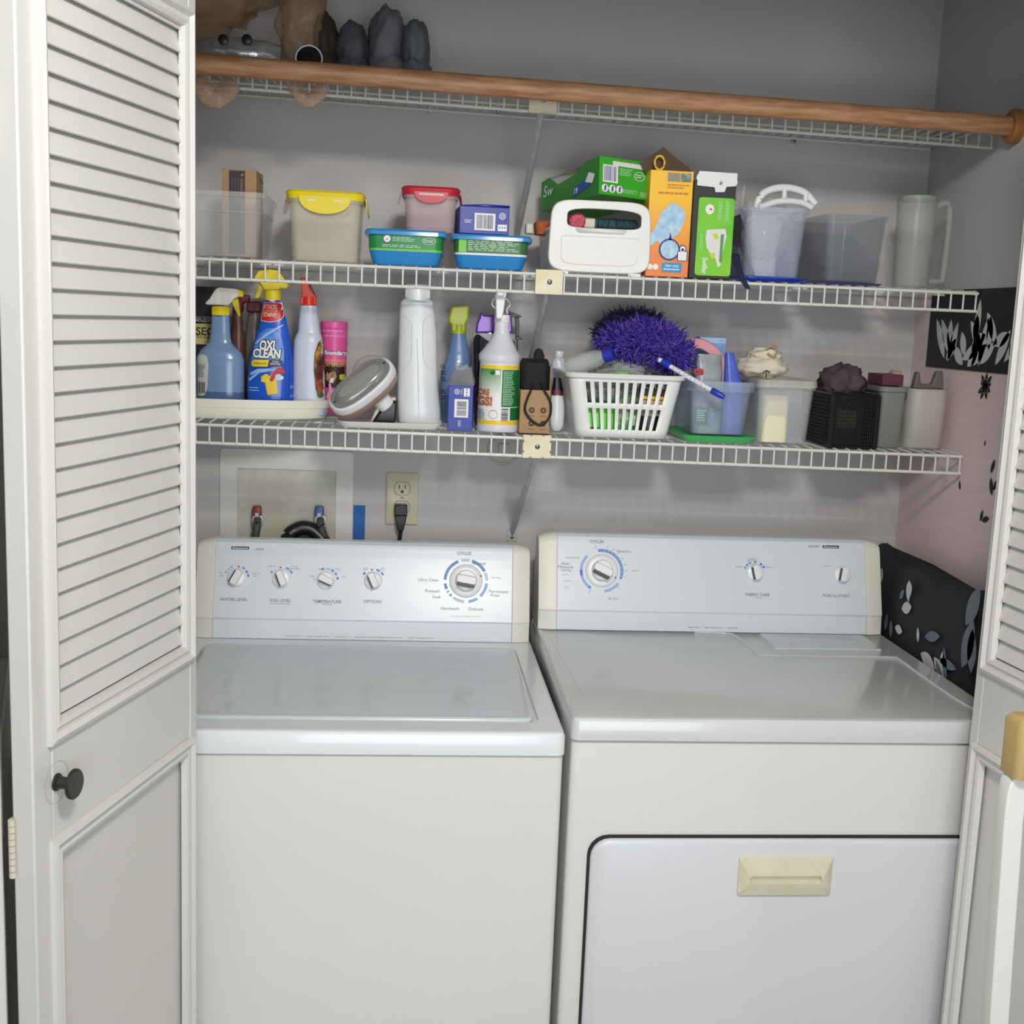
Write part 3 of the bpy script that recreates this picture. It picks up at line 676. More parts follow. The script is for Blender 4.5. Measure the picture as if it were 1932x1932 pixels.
# 1 clear bin at the far left with a brown box standing in it
x1 = at(496, 420, .50).x; wd = .205
t = thing('clear_storage_bin', 'open clear plastic bin at the left end of middle shelf, holding a brown box', 'storage bin', (x1-wd/2, .497, ZM))
h = at(450, 362, .50).z-ZM
mb = MB(); open_bin(mb, wd-.022, .20, wd, .225, h, .018, milky('frosted_bin_plastic', (232, 232, 230), .24, .3)); mb.tube([(x, y, h*.70) for x, y in rrect(wd-.004, .222, .018, 0, .1125)], .0012, MATS['frosted_bin_plastic'], closed=True, n=6); mb.build('bin_body', t, ang=50)
a = at(419, 330, .56); b = at(484, 330, .56)
t = thing('brown_cardboard_box', 'narrow brown cardboard box with dark grey panel standing inside the left clear bin', 'box', ((a.x+b.x)/2, .56, ZM+.006), rz=radians(-3))
W = b.x-a.x; H = at(450, 320, .56).z-ZM-.006
kraft = mat('kraft_board', (176, 142, 104), .75, var=.08, scale=60); kraftd = mat('kraft_board_dark', (120, 88, 62), .8, var=.1, scale=40)
mb = MB(); mb.box((-W/2, 0, 0), (W/2, .075, H), kraft); mb.build('carton', t, bevel=.0008)
mb = MB(); mb.rect(-W*.30, .004, W*.17, H-.002, -.0006, mat('dark_grey_panel', (66, 58, 60), .7)); mb.text('WARNING', W*.07, H*.80, .006, -.001, kraft, wid=.032, rot=-pi/2); 
for k in range(3): mb.text(('Keep this item', 'away from small', 'children and pets')[k], -W*.03-k*W*.09, H*.78, .004, -.001, greyp, wid=.04, rot=-pi/2)
mb.poly([(W*.05, H*.93), (W*.13, H*.93), (W*.09, H*.965)], -.001, kraft); mb.build('printed_panel', t, smooth=False)
mb = MB(); mb.add([(-W/2, .002, H), (W/2, .002, H-.004), (W/2+.001, .07, H-.018), (-W/2, .07, H+.002)], [(0, 1, 2, 3)], kraftd); mb.build('top_flap', t, solid=.0015)
# 2/3 snap-lid containers
def snap_box(name, label, px0, px1, pyt, pyb, Y, z0, lidc, bodym, D, wide, group, clips=2):
    cx, W = span(px0, px1, (pyt+pyb)/2, Y); H = at((px0+px1)/2, pyt, Y).z-z0
    t = thing(name, label, 'food container', (cx, Y, z0), group=group)
    lm = mat(name+str(px0)+'_lid', lidc, .3)
    mb = MB(); W0 = W*.86; open_bin(mb, W0*.93, D*.9, W0, D, H-.012, .016, bodym, rim=.003); mb.tube([(x, y, .012) for x, y in rrect(W0*.94, D*.92, .016, 0, D/2)], .001, bodym, closed=True, n=6); mb.build('container_body', t, ang=50)
    mb = MB(); mb.rr([(H-.016, W0+.008, D+.008, .02, 0, D/2), (H-.004, W0+.014, D+.014, .022, 0, D/2), (H, W0+.006, D+.006, .02, 0, D/2), (H, W0-.014, D-.014, .014, 0, D/2), (H-.005, W0-.018, D-.018, .012, 0, D/2)], lm); ld = mb.build('lid', t, ang=40)
    cw = W*wide/2
    for q in range(4):
        cb = MB(); P = [(cw*cos(a_), -.0-abs(sin(a_))**.8*H*.25) for a_ in [pi*i/14 for i in range(15)]]
        M0 = [Matrix.Translation((0, -.006, H-.010)), Matrix.Translation((0, D+.006, H-.010)) @ Matrix.Rotation(pi, 4, 'Z'), Matrix.Translation((-W0/2-.006, D/2, H-.010)) @ Matrix.Rotation(-pi/2, 4, 'Z') @ Matrix.Rotation(radians(-14), 4, 'X'), Matrix.Translation((W0/2+.006, D/2, H-.010)) @ Matrix.Rotation(pi/2, 4, 'Z') @ Matrix.Rotation(radians(-10), 4, 'X')][q]
        cb.M = M0; cb.prism(P, -.0024, -.0002, lm if q != 2 else bodym)
        wmt = mat('pale_slot', (232, 226, 190), .5) if clips == 2 else mat('pale_slot_pink', (226, 190, 192), .5)
        if clips == 2:
            for sx in (-1, 1): cb.box((sx*cw*.5-cw*.19, -.0028, -.010), (sx*cw*.5+cw*.19, -.0022, -.0065), wmt)
        else: cb.box((-cw*.72, -.0028, -.007), (cw*.72, -.0022, -.003), wmt)
        cb.build('latch', t, bevel=.0007, label=None if q != 2 else 'clear side latch')
    return t
snap_box('food_container', 'square plastic container with yellow snap lid on the middle shelf', 533, 692, 360, 489, .51, ZM, (236, 214, 30), milky('yellowish_clear', (240, 234, 214), .30, .3), .135, .62, 'snap-lid containers', 2)
# wipes tubs
def tub(label, px0, px1, pyt, pyb, Y, z0, green, variant, rz=0):
    cx, W = span(px0, px1, (pyt+pyb)/2, Y); H = at((px0+px1)/2, pyt, Y).z-z0
    t = thing('wipes_tub', label, 'tub', (cx, Y, z0), rz=rz, group='wipes tubs')
    D = .125; bl = mat('tub_blue', (42, 138, 206), .28); W0 = W*.93
    body_ = MB()
    segs = [(0, .80), (.002, .83), (.34, .93), (.42, .94), (.46, .945), (.86, .965)]
    mm = [bl, bl, mat('tub_lime', (120, 200, 60), .4) if variant == 0 else whiteink, mat('tub_green%d' % variant, green, .35)]
    zz = [0, .003, H*.40, H*.46, H*.86]; ww = [.82, .85, .95, .955, .97]
    for i in range(4):
        R = [[(x, y, zz[j]) for x, y in rrect(W0*ww[j], D*ww[j], .016, 0, D/2)] for j in (i, i+1)]
        body_.rings(R, mm[i], i == 0, i == 3)
    body_.build('tub_body', t, ang=50)
    lb = MB(); fy = lambda x, z: D/2-D*.97/2+.0025-(z/H)*.0015
    if variant == 0:
        lb.disc(-W0*.24, H*.73, .0075, .002, mat('badge_blue', (40, 60, 130), .4), fy); lb.disc(-W0*.24, H*.73, .0065, .0024, whiteink, fy)
        lb.poly([(-W0*.24-.003, H*.73), (-W0*.24, H*.73-.003), (-W0*.24+.005, H*.73+.004), (-W0*.24, H*.73-.0008)], .0028, mat('ink_red', (196, 40, 50), .5), fy)
        lb.lines(-W0*.17, W0*.12, H*.66, H*.80, 3, .002, mat('pale_green_ink', (190, 226, 190), .5), fy, 5); lb.lines(-W0*.30, W0*.34, H*.49, H*.58, 2, .002, mat('pale_green_ink', (190, 226, 190), .5), fy, 6)
        lb.disc(W0*.30, H*.70, .0125, .002, whiteink, fy, rz=.0065, hole=.0115, n=24); lb.lines(W0*.24, W0*.36, H*.66, H*.74, 2, .002, whiteink, fy, 8)
    else:
        lb.rect(-W0*.42, H*.47, -W0*.32, H*.85, .002, mat('tub_lime', (160, 214, 40), .4), fy); lb.lines(-W0*.30, W0*.37, H*.52, H*.83, 6, .002, mat('pale_green_ink', (190, 226, 190), .5), fy, 9)
    lb.build('label_print', t, smooth=False)
    mb = MB(); mb.rr([(H*.84, W, D+.008, .02, 0, D/2), (H*.94, W*.985, D+.006, .018, 0, D/2), (H*.97, W*.96, D+.0, .018, 0, D/2), (H, W*.94, D-.004, .016, 0, D/2), (H, W*.86, D*.85, .014, 0, D/2), (H-.002, W*.84, D*.83, .014, 0, D/2)], mat('tub_lid_blue', (60, 148, 212), .2))
    if variant: mb.rect(-W*.1, 0, W*.42, .01, H+.0006, whiteink); 
    if variant: mb.v[-4:] = [Vector((v.x, .004+v.z*1.2, H+.0004)) for v in mb.v[-4:]]
    mb.build('lid', t, ang=40)
    return t
tub('blue and green plastic wipes tub under the red-lid container', 686, 844, 433, 498, .50, ZM, (32, 138, 72), 0, radians(-2))
tub('blue and dark green wipes tub under the small blue carton', 848, 1004, 443, 506, .50, ZM, (58, 112, 62), 1, radians(-3))
ztb = at(800, 437, .52).z-.001
snap_box('food_container', 'small pinkish plastic container with red snap lid, resting on two wipes tubs', 755, 870, 352, 441, .535, max(ztb, ZM+.052), (196, 36, 54), milky('pinkish_clear', (236, 212, 214), .34, .3), .115, .56, 'snap-lid containers', 1)
def recyc(lb, x, z, s, y, fn=None):
    lb.disc(x, z, s, y, whiteink, fn, hole=s*.82, n=20); lb.poly([(x-s*.45, z-s*.3), (x+s*.45, z-s*.3), (x+s*.15, z+.0), (x, z+s*.5), (x-s*.15, z)], y, whiteink, fn)
# small blue carton on tub
cx, W = span(867, 961, 415, .515); z0 = at(915, 442, .515).z; H = at(915, 390, .515).z-z0
bluec = mat('carton_blue', (36, 56, 158), .35)
t = thing('blue_carton', 'small blue carton with barcode lying on the right wipes tub', 'box', (cx, .515, z0), rz=radians(3), group='blue dryer-sheet cartons')
mb = MB(); mb.box((-W/2, 0, 0), (W/2, .11, H), bluec); mb.build('carton', t, bevel=.001)
mb = MB(); mb.rect(-W*.20, H*.14, W*.22, H*.76, -.0006, whiteink); mb.bars(-W*.16, W*.18, H*.20, H*.70, 15, -.001, mat('ink_navy', (30, 34, 80), .5))
mb.disc(W*.36, H*.68, .0062, -.0006, whiteink, hole=.0048); mb.disc(W*.36, H*.68, .003, -.0006, whiteink, hole=.0018); mb.rect(W*.27, H*.14, W*.46, H*.38, -.0006, whiteink)
for k in range(3): mb.disc(W*.31+k*W*.055, H*.27, .0014, -.001, bluec)
mb.lines(-W*.40, -W*.24, H*.38, H*.52, 3, -.0006, whiteink); mb.build('label_print', t, smooth=False)
mb = MB(); mb.add([(-W/2, .0, H), (W/2, .0, H), (W/2, -.0015, H+.004), (0, -.002, H+.0045), (-W/2, .0, H+.001)], [(0, 1, 2, 3, 4)], bluec); mb.build('open_flap', t, solid=.0008)
# 8 white caddy
cx, W = span(1036, 1227, 450, .49); t = thing('storage_basket', 'white plastic basket with arched handle opening, under the green wipes carton', 'basket', (cx, .49, ZM)); SB = t
Hf = at(1130, 376, .49).z-ZM-.004; wm = mat('caddy_white', (240, 240, 240), .3, c2=(236, 234, 228), scale=14)
# slotted body
def slotted(mb, wb, db, wt, dt, h, r, sides, rows, mt, cy):
    """perimeter grid; sides: dict side->(slot count, margin). rows: list of z fractions (edges), odd intervals = slot rows"""
    U = []
    for si in range(4):
        ns, mg = sides.get(si, (0, 0)); L = []
        if ns:
            L = [(-.5, 0)]; a = -.5+mg; st = (1-2*mg)/ns
            for k in range(ns): L += [(a+k*st+st*.24, 1), (a+k*st+st*.76, 0)]
            L += [(.5, 0)]
        else: L = [(-.5, 0), (.5, 0)]
        U.append(L)
    def pt(si, tt, f, ang=None):
        w_, d_ = wb+(wt-wb)*f, db+(dt-db)*f; hx_, hy_ = w_/2-r, d_/2-r
        if si == 0: return (tt*2*hx_, cy-d_/2)
        if si == 1: return (w_/2, cy+tt*2*hy_)
        if si == 2: return (-tt*2*hx_, cy+d_/2)
        return (-w_/2, cy-tt*2*hy_)
    cols = []
    for si in range(4):
        for tt, hole in U[si]: cols.append(('s', si, tt, hole))
        for q in range(1, 5): cols.append(('c', si, q/5, 0))
    def P(c, f):
        if c[0] == 's': return pt(c[1], c[2], f)
        w_, d_ = wb+(wt-wb)*f, db+(dt-db)*f; k = c[1]; sx, sy = [(1, -1), (1, 1), (-1, 1), (-1, -1)][k]
        a = -pi/2+k*pi/2+c[2]*pi/2; return (sx*(w_/2-r)+r*cos(a), cy+sy*(d_/2-r)+r*sin(a))
    n = len(cols); V = []; F = []
    for z in rows:
        for c in cols: x, y = P(c, z); V.append((x, y, z*h))
    for i in range(len(rows)-1):
        for j in range(n):
            if i % 2 == 1 and cols[j][3]: continue
            F.append((i*n+j, i*n+(j+1) % n, (i+1)*n+(j+1) % n, (i+1)*n+j))
    mb.add(V, F, mt)
hb = at(1050, 430, .49).z-ZM
mb = MB(); slotted(mb, W*.90, .20, W*.97, .215, hb, .02, {3: (14, .06), 1: (14, .06)}, [.02, .12, .80, .98], wm, .1125); mb.build('basket_sides', t, solid=.0025)
mb = MB(); mb.rr([(.0, W*.87, .195, .02, 0, .1125), (.004, W*.90, .2, .02, 0, .1125)], wm); mb.tube([(x, y, hb) for x, y in rrect(W*.985, .22, .022, 0, .1125)], .0032, wm, closed=True)
for sx in (-1, 1): mb.box((sx*W*.36-.012, -.001, -.0035), (sx*W*.36+.012, .006, .003), wm)
mb.build('basket_base', t)
mb = MB(); N = 64
def sup(w_, h_, n, cx_, cz_):
    return [(cx_+w_/2*abs(cos(a))**(2/n)*(1 if cos(a) >= 0 else -1), cz_+h_/2*abs(sin(a))**(2/n)*(1 if sin(a) >= 0 else -1)) for a in [2*pi*i/N+pi/N for i in range(N)]]
def taper(P, k): return [(x*(1+k*(z/Hf-.5)), z) for x, z in P]
o_ = taper(sup(W, Hf, 6, 0, Hf/2+.0015), -.045)
c_ = at(1140, 415, .49); i_ = sup(at(1210, 415, .49).x-at(1070, 415, .49).x, at(1140, 399, .49).z-at(1140, 433, .49).z, 5, c_.x-cx, c_.z-ZM)
i_ = [(x, z+(.003*(1-(x/.07)**2) if z > c_.z-ZM else 0)) for x, z in i_]
mb.rings([[(x, .004, z) for x, z in o_], [(x, -.001, z) for x, z in o_], [(x*.985, -.004, Hf/2+(z-Hf/2)*.985) for x, z in o_], [(x*1.0, -.004, z) for x, z in i_], [(x, .004, z) for x, z in i_]], wm, False, False)
mb.rings([[(x, .004, z) for x, z in o_], [(x, .004, z) for x, z in i_]], wm, False, False)
fp = mb.build('front_panel', t, bevel=.0015)
mb = MB(); pz = c_.z-ZM-.0175
mb.poly([(-.048, pz), (.050, pz), (.050, pz-.004), (.044, pz-.0085), (-.042, pz-.0085), (-.048, pz-.004)], -.0046, wm); P = sup(W*.76, Hf*.48, 6, 0, Hf*.36); mb.tube([(x, -.004, z) for x, z in P if z < Hf*.52 ][::1], .0009, wm, n=6); mb.build('pull_lip', t, solid=.0012)
# contents
t = thing('sponge_roll', 'red glittery roll seen through the handle opening of white basket', 'sponge', (at(1088, 413, .53).x, .53, at(1088, 430, .53).z+.012))
mb = MB(); mb.M = Matrix.Rotation(pi/2, 4, 'X'); mb.lathe([(-.04, .0135), (-.038, .016), (.012, .016), (.0145, .013)], mat('red_glitter', (176, 44, 62), .6, c2=(214, 96, 112), scale=260, bump=.5), n=24); mb.build('roll', t)
t = thing('brush_head', 'teal bristle brush with cream end inside the white basket', 'brush', (at(1150, 418, .54).x, .54, at(1150, 430, .54).z-.001))
mb = MB(); mb.box((-.052, -.006, -.002), (-.028, .02, .018), creamp); mb.build('cream_block', t, bevel=.003)
mb = MB(); mb.box((-.028, -.004, .0), (.054, .03, .018), mat('teal_bristles', (44, 92, 104), .8, c2=(20, 34, 40), scale=120, bump=.8, stretch=(3, 1, .4))); mb.build('bristles', t, bevel=.003)
t = thing('orange_sponge', 'orange scrubbing sponge at the left side of white basket, under green carton', 'sponge', (at(1030, 418, .60).x, .60, ZM+.075))
mb = MB(); mb.rr([(0, .04, .05, .012), (.022, .046, .055, .014), (.026, .038, .047, .012)], mat('orange_sponge', (206, 110, 60), .9, var=.25, scale=120, bump=.8)); mb.build('sponge_body', t)
t = thing('cream_block_sponge', 'pale cream block behind the white basket and steel strut', 'block', (at(1012, 424, .62).x, .62, ZM+.078))
mb = MB(); mb.box((-.02, 0, -.0), (.014, .03, .02), creamp); mb.build('block_body', t, bevel=.002)
# green wipes carton, tilted on the basket
GR = mat('carton_green', (62, 172, 46), .4); GRD = mat('carton_green_side', (66, 150, 60), .45, c2=(46, 124, 52), scale=6)
A = at(1130, 366, .495); th = radians(24); gw, gd, gh = .138, .215, (at(1130, 293, .495).z-A.z)*1.0
t = thing('wipes_carton', 'green wipes carton torn open, perched on top of the white basket', 'box', A, rot=(radians(-5), radians(1.5), th))
mb = MB(); mb.box((0, 0, 0), (gw, gd, .0015), GR); mb.box((0, 0, 0), (gw, .0015, gh), GR); mb.box((0, gd-.0015, 0), (gw, gd, gh*.62), GR); mb.box((gw-.0015, 0, 0), (gw, gd, gh), GR)
mb.add([(0, 0, 0), (0, gd, 0), (0, gd, gh*.80), (0, gd*.86, gh*.86), (0, gd*.70, gh*.60), (0, gd*.40, gh*.72), (0, gd*.22, gh*.98), (0, 0, gh)], [tuple(range(8))], GRD)
mb.add([(0, 0, gh), (gw, 0, gh), (gw, gd, gh*.98), (gw*.6, gd, gh), (gw*.45, gd*.5, gh*1.02), (gw*.25, gd*.25, gh*1.03)], [tuple(range(6))], GR); cb_ = mb.build('carton', t, smooth=False, solid=.0012)
mb = MB(); mb.box((.004, .02, .003), (gw-.006, gd-.02, gh*.55), mat('wipe_pad_white', (196, 196, 192), .8)); mb.build('wipe_pads', t, bevel=.004)
mb = MB(); film = milky('crinkled_film', (206, 214, 206), .4, .15); rg = random.Random(2); V = []; F = []
for i in range(9):
    for j in range(6): V.append((-.004+.004*rg.random()+j*.012, gd*.35+i*gd*.08, gh*(.80+.22*(j/5)*1.0)+.008*rg.random()))
for i in range(8):
    for j in range(5): F.append((i*6+j, i*6+j+1, (i+1)*6+j+1, (i+1)*6+j))
mb.add(V, F, film); mb.build('torn_wrap', t)
mb = MB(); pur = mat('ink_purple', (84, 70, 150), .5)
mb.rect(gw*.05, gh*.34, gw*.30, gh*.80, -.0014, whiteink); mb.bars(gw*.07, gw*.28, gh*.38, gh*.77, 9, -.0018, pur)
mb.rect(gw*.21, gh*.80, gw*.96, gh*.92, -.0014, mat('white_strip', (232, 226, 232), .5))
for k in range(3): mb.disc(gw*(.09+k*.12), gh*.18, .0075, -.0014, whiteink, n=18); mb.poly([(gw*(.09+k*.12)-.002, gh*.10), (gw*(.09+k*.12)+.002, gh*.12), (gw*(.09+k*.12)+.003, gh*.26), (gw*(.09+k*.12)-.001, gh*.25)], -.0018, pur)
mb.lines(gw*.33, gw*.55, gh*.56, gh*.76, 4, -.0014, mat('pale_green_ink', (190, 226, 190), .5)); mb.disc(gw*.66, gh*.60, .0125, -.0014, whiteink, rz=.0085, hole=.0112, n=24); mb.lines(gw*.60, gw*.72, gh*.55, gh*.66, 2, -.0014, whiteink)
mb.lines(gw*.78, gw*.93, gh*.48, gh*.76, 6, -.0014, MATS['pale_green_ink'], seed=4); mb.lines(gw*.38, gw*.64, gh*.10, gh*.22, 4, -.0014, MATS['pale_green_ink'], seed=7); mb.lines(gw*.68, gw*.95, gh*.06, gh*.20, 4, -.0014, MATS['pale_green_ink'], seed=8); mb.rect(gw*.90, gh*.28, gw*.945, gh*.38, -.0014, whiteink)
mb.build('front_print', t, smooth=False)
mb = MB(); mb.M = Matrix.Rotation(-pi/2, 4, 'Z'); 
mb.poly([(-gd*.42, gh*.10), (-gd*.14, gh*.28), (-gd*.16, gh*.52), (-gd*.42, gh*.36)], -.0016, mat('label_blue', (46, 82, 170), .4)); mb.poly([(-gd*.22, gh*.42), (-gd*.10, gh*.34), (-gd*.06, gh*.56), (-gd*.16, gh*.66)], -.002, whiteink)
mb.build('count_label', t, smooth=False, label='blue and white count label'); mb = MB(); mb.M = Matrix.Rotation(-pi/2, 4, 'Z')
mb.text('19', -gd*.37, gh*.26, .012, -.002, whiteink, bold=.02); mb.text('Sw', -gd*.86, gh*.50, .022, -.002, whiteink, shear=.2)
mb.build('side_print', t, smooth=False)
# orange duster carton and its open flap
cx, W = span(1222, 1303, 430, .50); H = at(1260, 322, .50).z-ZM
t = thing('duster_carton', 'tall yellow and orange duster carton standing right of the white basket', 'box', (cx, .50, ZM+.0005))
og = bpy.data.materials.new('orange_carton'); og.use_nodes = True; nt = og.node_tree; b_ = nt.nodes['Principled BSDF']; tc = nt.nodes.new('ShaderNodeTexCoord'); sp_ = nt.nodes.new('ShaderNodeSeparateXYZ'); cr = nt.nodes.new('ShaderNodeValToRGB')
nt.links.new(tc.outputs['Generated'], sp_.inputs[0]); nt.links.new(sp_.outputs[2], cr.inputs[0]); nt.links.new(cr.outputs[0], b_.inputs['Base Color']); cr.color_ramp.elements[0].color = lin((240, 138, 62)); cr.color_ramp.elements[0].position = .2; cr.color_ramp.elements[1].color = lin((250, 196, 30)); cr.color_ramp.elements[1].position = .75; b_.inputs['Roughness'].default_value = .4
mb = MB(); mb.box((-W/2, 0, 0), (W/2, .06, H), og); mb.build('carton', t, bevel=.001)
mb = MB(); lbu = mat('duster_blue', (150, 196, 232), .6, c2=(196, 220, 240), scale=80)
P = [(-.48, .36), (-.30, .48), (-.22, .60), (.02, .70), (.18, .68), (.36, .62), (.34, .52), (.24, .42), (.06, .36), (-.05, .28), (-.16, .30), (-.26, .34), (-.45, .27)]
mb.poly([(x*W, z*H) for x, z in P], -.0008, lbu)
mb.disc(W*.03, H*.26, .0205, -.0012, mat('ink_navy2', (50, 44, 120), .5), n=28); mb.disc(W*.03, H*.26, .0175, -.0016, mat('bubble_blue', (150, 196, 226), .6, c2=(210, 228, 240), scale=90), n=28); mb.poly([(W*.0, H*.35), (W*.08, H*.35), (W*.03, H*.43)], -.0012, MATS['ink_navy2'])
mb.rect(W*.24, H*.16, W*.44, H*.245, -.0022, whiteink); mb.rect(W*.22, H*.155, W*.46, H*.25, -.002, MATS['ink_navy2']); mb.disc(W*.34, H*.27, .0075, -.002, MATS['ink_navy2'], n=16); mb.disc(W*.34, H*.27, .0055, -.0024, whiteink, n=16); mb.disc(W*.34, H*.262, .003, -.0028, MATS['ink_navy2'], n=12)
mb.rect(-W*.12, H*.045, W*.34, H*.135, -.0012, mat('tag_blue', (40, 150, 214), .4)); mb.text('TRAPS + LOCKS', W*.11, H*.105, .0045, -.0016, whiteink, wid=.026, bold=.02); mb.lines(-W*.08, W*.30, H*.06, H*.085, 1, -.0016, whiteink)
for k in range(2): mb.disc(-W*(.40-k*.13), H*.09, .0055, -.0012, whiteink, n=16)
mb.rect(-W*.10, H*.90, W*.18, H*.98, -.0012, mat('photo_a', (110, 150, 160), .5, c2=(180, 120, 80), scale=60)); mb.rect(W*.20, H*.90, W*.44, H*.98, -.0012, mat('photo_b', (150, 170, 160), .5, c2=(70, 90, 90), scale=60))
mb.lines(-W*.1, W*.42, H*.83, H*.88, 2, -.0012, mat('ink_orange', (214, 120, 40), .5)); mb.lines(-W*.3, W*.42, H*.77, H*.81, 1, -.0012, MATS['ink_orange'])
mb.build('front_print', t, smooth=False)
mb = MB(); X0 = at(1208, 305, .53).x-cx; X1 = at(1320, 320, .53).x-cx; zt = at(1250, 278, .53).z-ZM
mb.add([(X0+.01, .028, H-.002), (X1-.012, .03, H-.002), (X1-.02, .031, H+.010), (at(1252, 278, .53).x-cx, .034, zt), (X0, .03, H+.016)], [(0, 1, 2, 3, 4)], mat('dark_flap', (88, 70, 56), .8, var=.1, scale=30)); mb.build('open_flap', t, solid=.0015, smooth=False)
mb = MB(); p = at(1244, 308, .515); mb.tube([(p.x-cx+.0095*cos(a), .012+.002*sin(a), p.z-ZM+.013*sin(a)) for a in [2*pi*i/20 for i in range(20)]], .0022, mat('yellow_ring', (236, 186, 60), .4), closed=True); mb.build('pull_ring', t)
# black and green pad carton
cx, W = span(1305, 1384, 430, .495); H = at(1350, 342, .495).z-ZM
t = thing('mop_pad_carton', 'black carton with bright green label standing between duster carton and clear bin', 'box', (cx, .495, ZM+.0005))
bk = mat('carton_black', (30, 32, 32), .45)
mb = MB(); mb.box((-W/2, 0, 0), (W/2, .062, H), bk); mb.build('carton', t, bevel=.001)
mb = MB(); P = [(x, z) for x, z in rrect(W*.86, H*.80, .006, W*.06, H*.43)]; lg = mat('label_green', (76, 196, 44), .35, c2=(150, 214, 50), scale=7)
mb.poly(P, -.001, lg)
mb.disc(-W*.10, H*.71, .0085, -.0016, whiteink, n=20, rz=.0095); mb.poly([(-W*.10-.001, H*.705), (-W*.10+.006, H*.70), (-W*.10+.001, H*.725)], -.002, mat('ink_red', (196, 40, 50), .5))
P = [(-.14, .50), (.30, .52), (.34, .44), (.28, .30), (.24, .14), (.17, .12), (.12, .20), (-.02, .26), (-.12, .32), (-.16, .42)]
mb.poly([(x*W, z*H) for x, z in P], -.0016, mat('pad_white', (226, 228, 224), .6)); mb.poly([(x*W, z*H) for x, z in [(.20, .46), (.28, .46), (.26, .16), (.20, .18)]], -.002, mat('pad_green', (96, 150, 90), .5)); mb.poly([(x*W, z*H) for x, z in [(.0, .46), (.10, .47), (.16, .42), (.08, .40)]], -.002, mat('arrow_lime', (200, 214, 60), .5)); mb.poly([(x*W, z*H) for x, z in [(-.06, .25), (.08, .27), (.10, .23), (.02, .20)]], -.002, MATS['arrow_lime'])
mb.text('Swiffer', -W*.14, H*.13, .0105, -.0016, whiteink, wid=.031, rot=-pi/2, bold=.02); mb.text('WET JET', -W*.32, H*.12, .007, -.0016, lg, wid=.03, rot=-pi/2)
mb.lines(W*.10, W*.2, H*.60, H*.80, 9, -.0016, MATS['pale_green_ink'], seed=5); mb.lines(W*.28, W*.38, H*.60, H*.80, 9, -.0016, MATS['pale_green_ink'], seed=6); mb.lines(-W*.28, -W*.22, H*.30, H*.46, 8, -.0016, MATS['pale_green_ink'], seed=6)
mb.build('front_label', t, smooth=False)
Hh = at(1350, 329, .495).z-ZM
mb = MB(); mb.poly([(-W*.44, H-.0005), (-W*.47, H+.004), (-W*.46, H+.007), (-W*.40, Hh+.004), (W*.50, Hh+.003), (W*.50, H+.003), (W*.52, H-.001), (W*.48, H-.008), (W*.26, H-.010), (W*.22, H-.020), (W*.0, H-.021), (-W*.02, H-.012), (-W*.44, H-.010)][::-1], -.0025, whitep)
mb.disc(W*.12, H-.004, .0032, -.004, mat('hang_hole', (150, 148, 144), .7), n=12); mb.build('hang_tab', t, solid=.0008, smooth=False, label='white folded hang tab')
# black flap + navy strap
a = at(1398, 392, .53); t = thing('black_card_flap', 'black card flap sticking out right of the black and green carton', 'card', (a.x, .56, a.z), rot=(0, radians(-24), radians(10)))
mb = MB(); mb.box((-.018, -.012, -.026), (.014, -.010, .026), bk); mb.build('card', t, smooth=False); t.location.z = ZM+.10
mb = MB(); mb.box((-.006, -.012, -.105), (.004, -.010, -.026), bk); mb.build('card_stem', t, smooth=False)
t = thing('navy_strap', 'navy blue fabric strap hanging over shelf edge beside the clear bin', 'strap', (at(1400, 500, .485).x, .485, ZM+.004))
mb = MB(); P = tsmooth([at(1388, 478, .52)-Vector(t.location), at(1392, 500, .492)-Vector(t.location), at(1400, 522, .474)-Vector(t.location), at(1412, 545, .470)-Vector(t.location)], 5); R = []
for i, p in enumerate(P): w_ = .009-.004*i/len(P); R.append([(p.x-w_, p.y, p.z), (p.x+w_, p.y+.003, p.z), (p.x+w_, p.y+.006, p.z), (p.x-w_, p.y+.003, p.z)])
mb.rings(R, mat('navy_fabric', (32, 42, 72), .85, bump=.4, scale=200)); mb.build('strap_body', t)
# clear bin with white handled tool on a blue lid
cx, W = span(1405, 1528, 460, .50); t = thing('clear_storage_bin', 'clear plastic bin standing on a bright blue lid, holding a bagged white handle', 'storage bin', (cx, .50, ZM)); H = at(1460, 390, .50).z-ZM
bluish = milky('bluish_clear', (214, 220, 240), .24, .2)
mb = MB(); open_bin(mb, W*.86, .20, W*.96, .22, H-.008, .015, bluish); mb.v = [v+Vector((0, .01, .008)) for v in mb.v]; mb.build('bin_body', t, ang=50)
mb = MB(); mb.rr([(.0005, W*.98, .23, .02, 0, .12), (.006, W*1.06, .245, .022, 0, .12), (.0085, W*1.06, .245, .022, 0, .12), (.0075, W*.9, .21, .016, 0, .12)], mat('lid_blue', (24, 62, 196), .2)); mb.build('lid', t, label='bright blue lid turned under the bin', ang=40)
t = thing('white_tool_handle', 'white plastic tool with looped handle in a clear bag, inside the blue-lidded bin', 'tool', (cx-.005, .60, ZM+.012))
P = tsmooth([at(1425, 392, .56), at(1440, 365, .56), at(1475, 354, .56), at(1515, 362, .56), at(1538, 385, .56)], 5); L0 = Vector(t.location)
mb = MB(); mb.tube([p-L0 for p in P], .0075, whitep, n=12); mb.tube([p-L0 for p in tsmooth([at(1432, 392, .55), at(1470, 380, .55), at(1510, 382, .55), at(1532, 392, .55)], 5)], .0065, whitep, n=12)
for q in (at(1480, 368, .555), at(1520, 375, .555)): mb.tube([q-L0+Vector((0, 0, .012)), q-L0+Vector((0, 0, -.010))], .005, whitep)
mb.build('handle_loop', t)
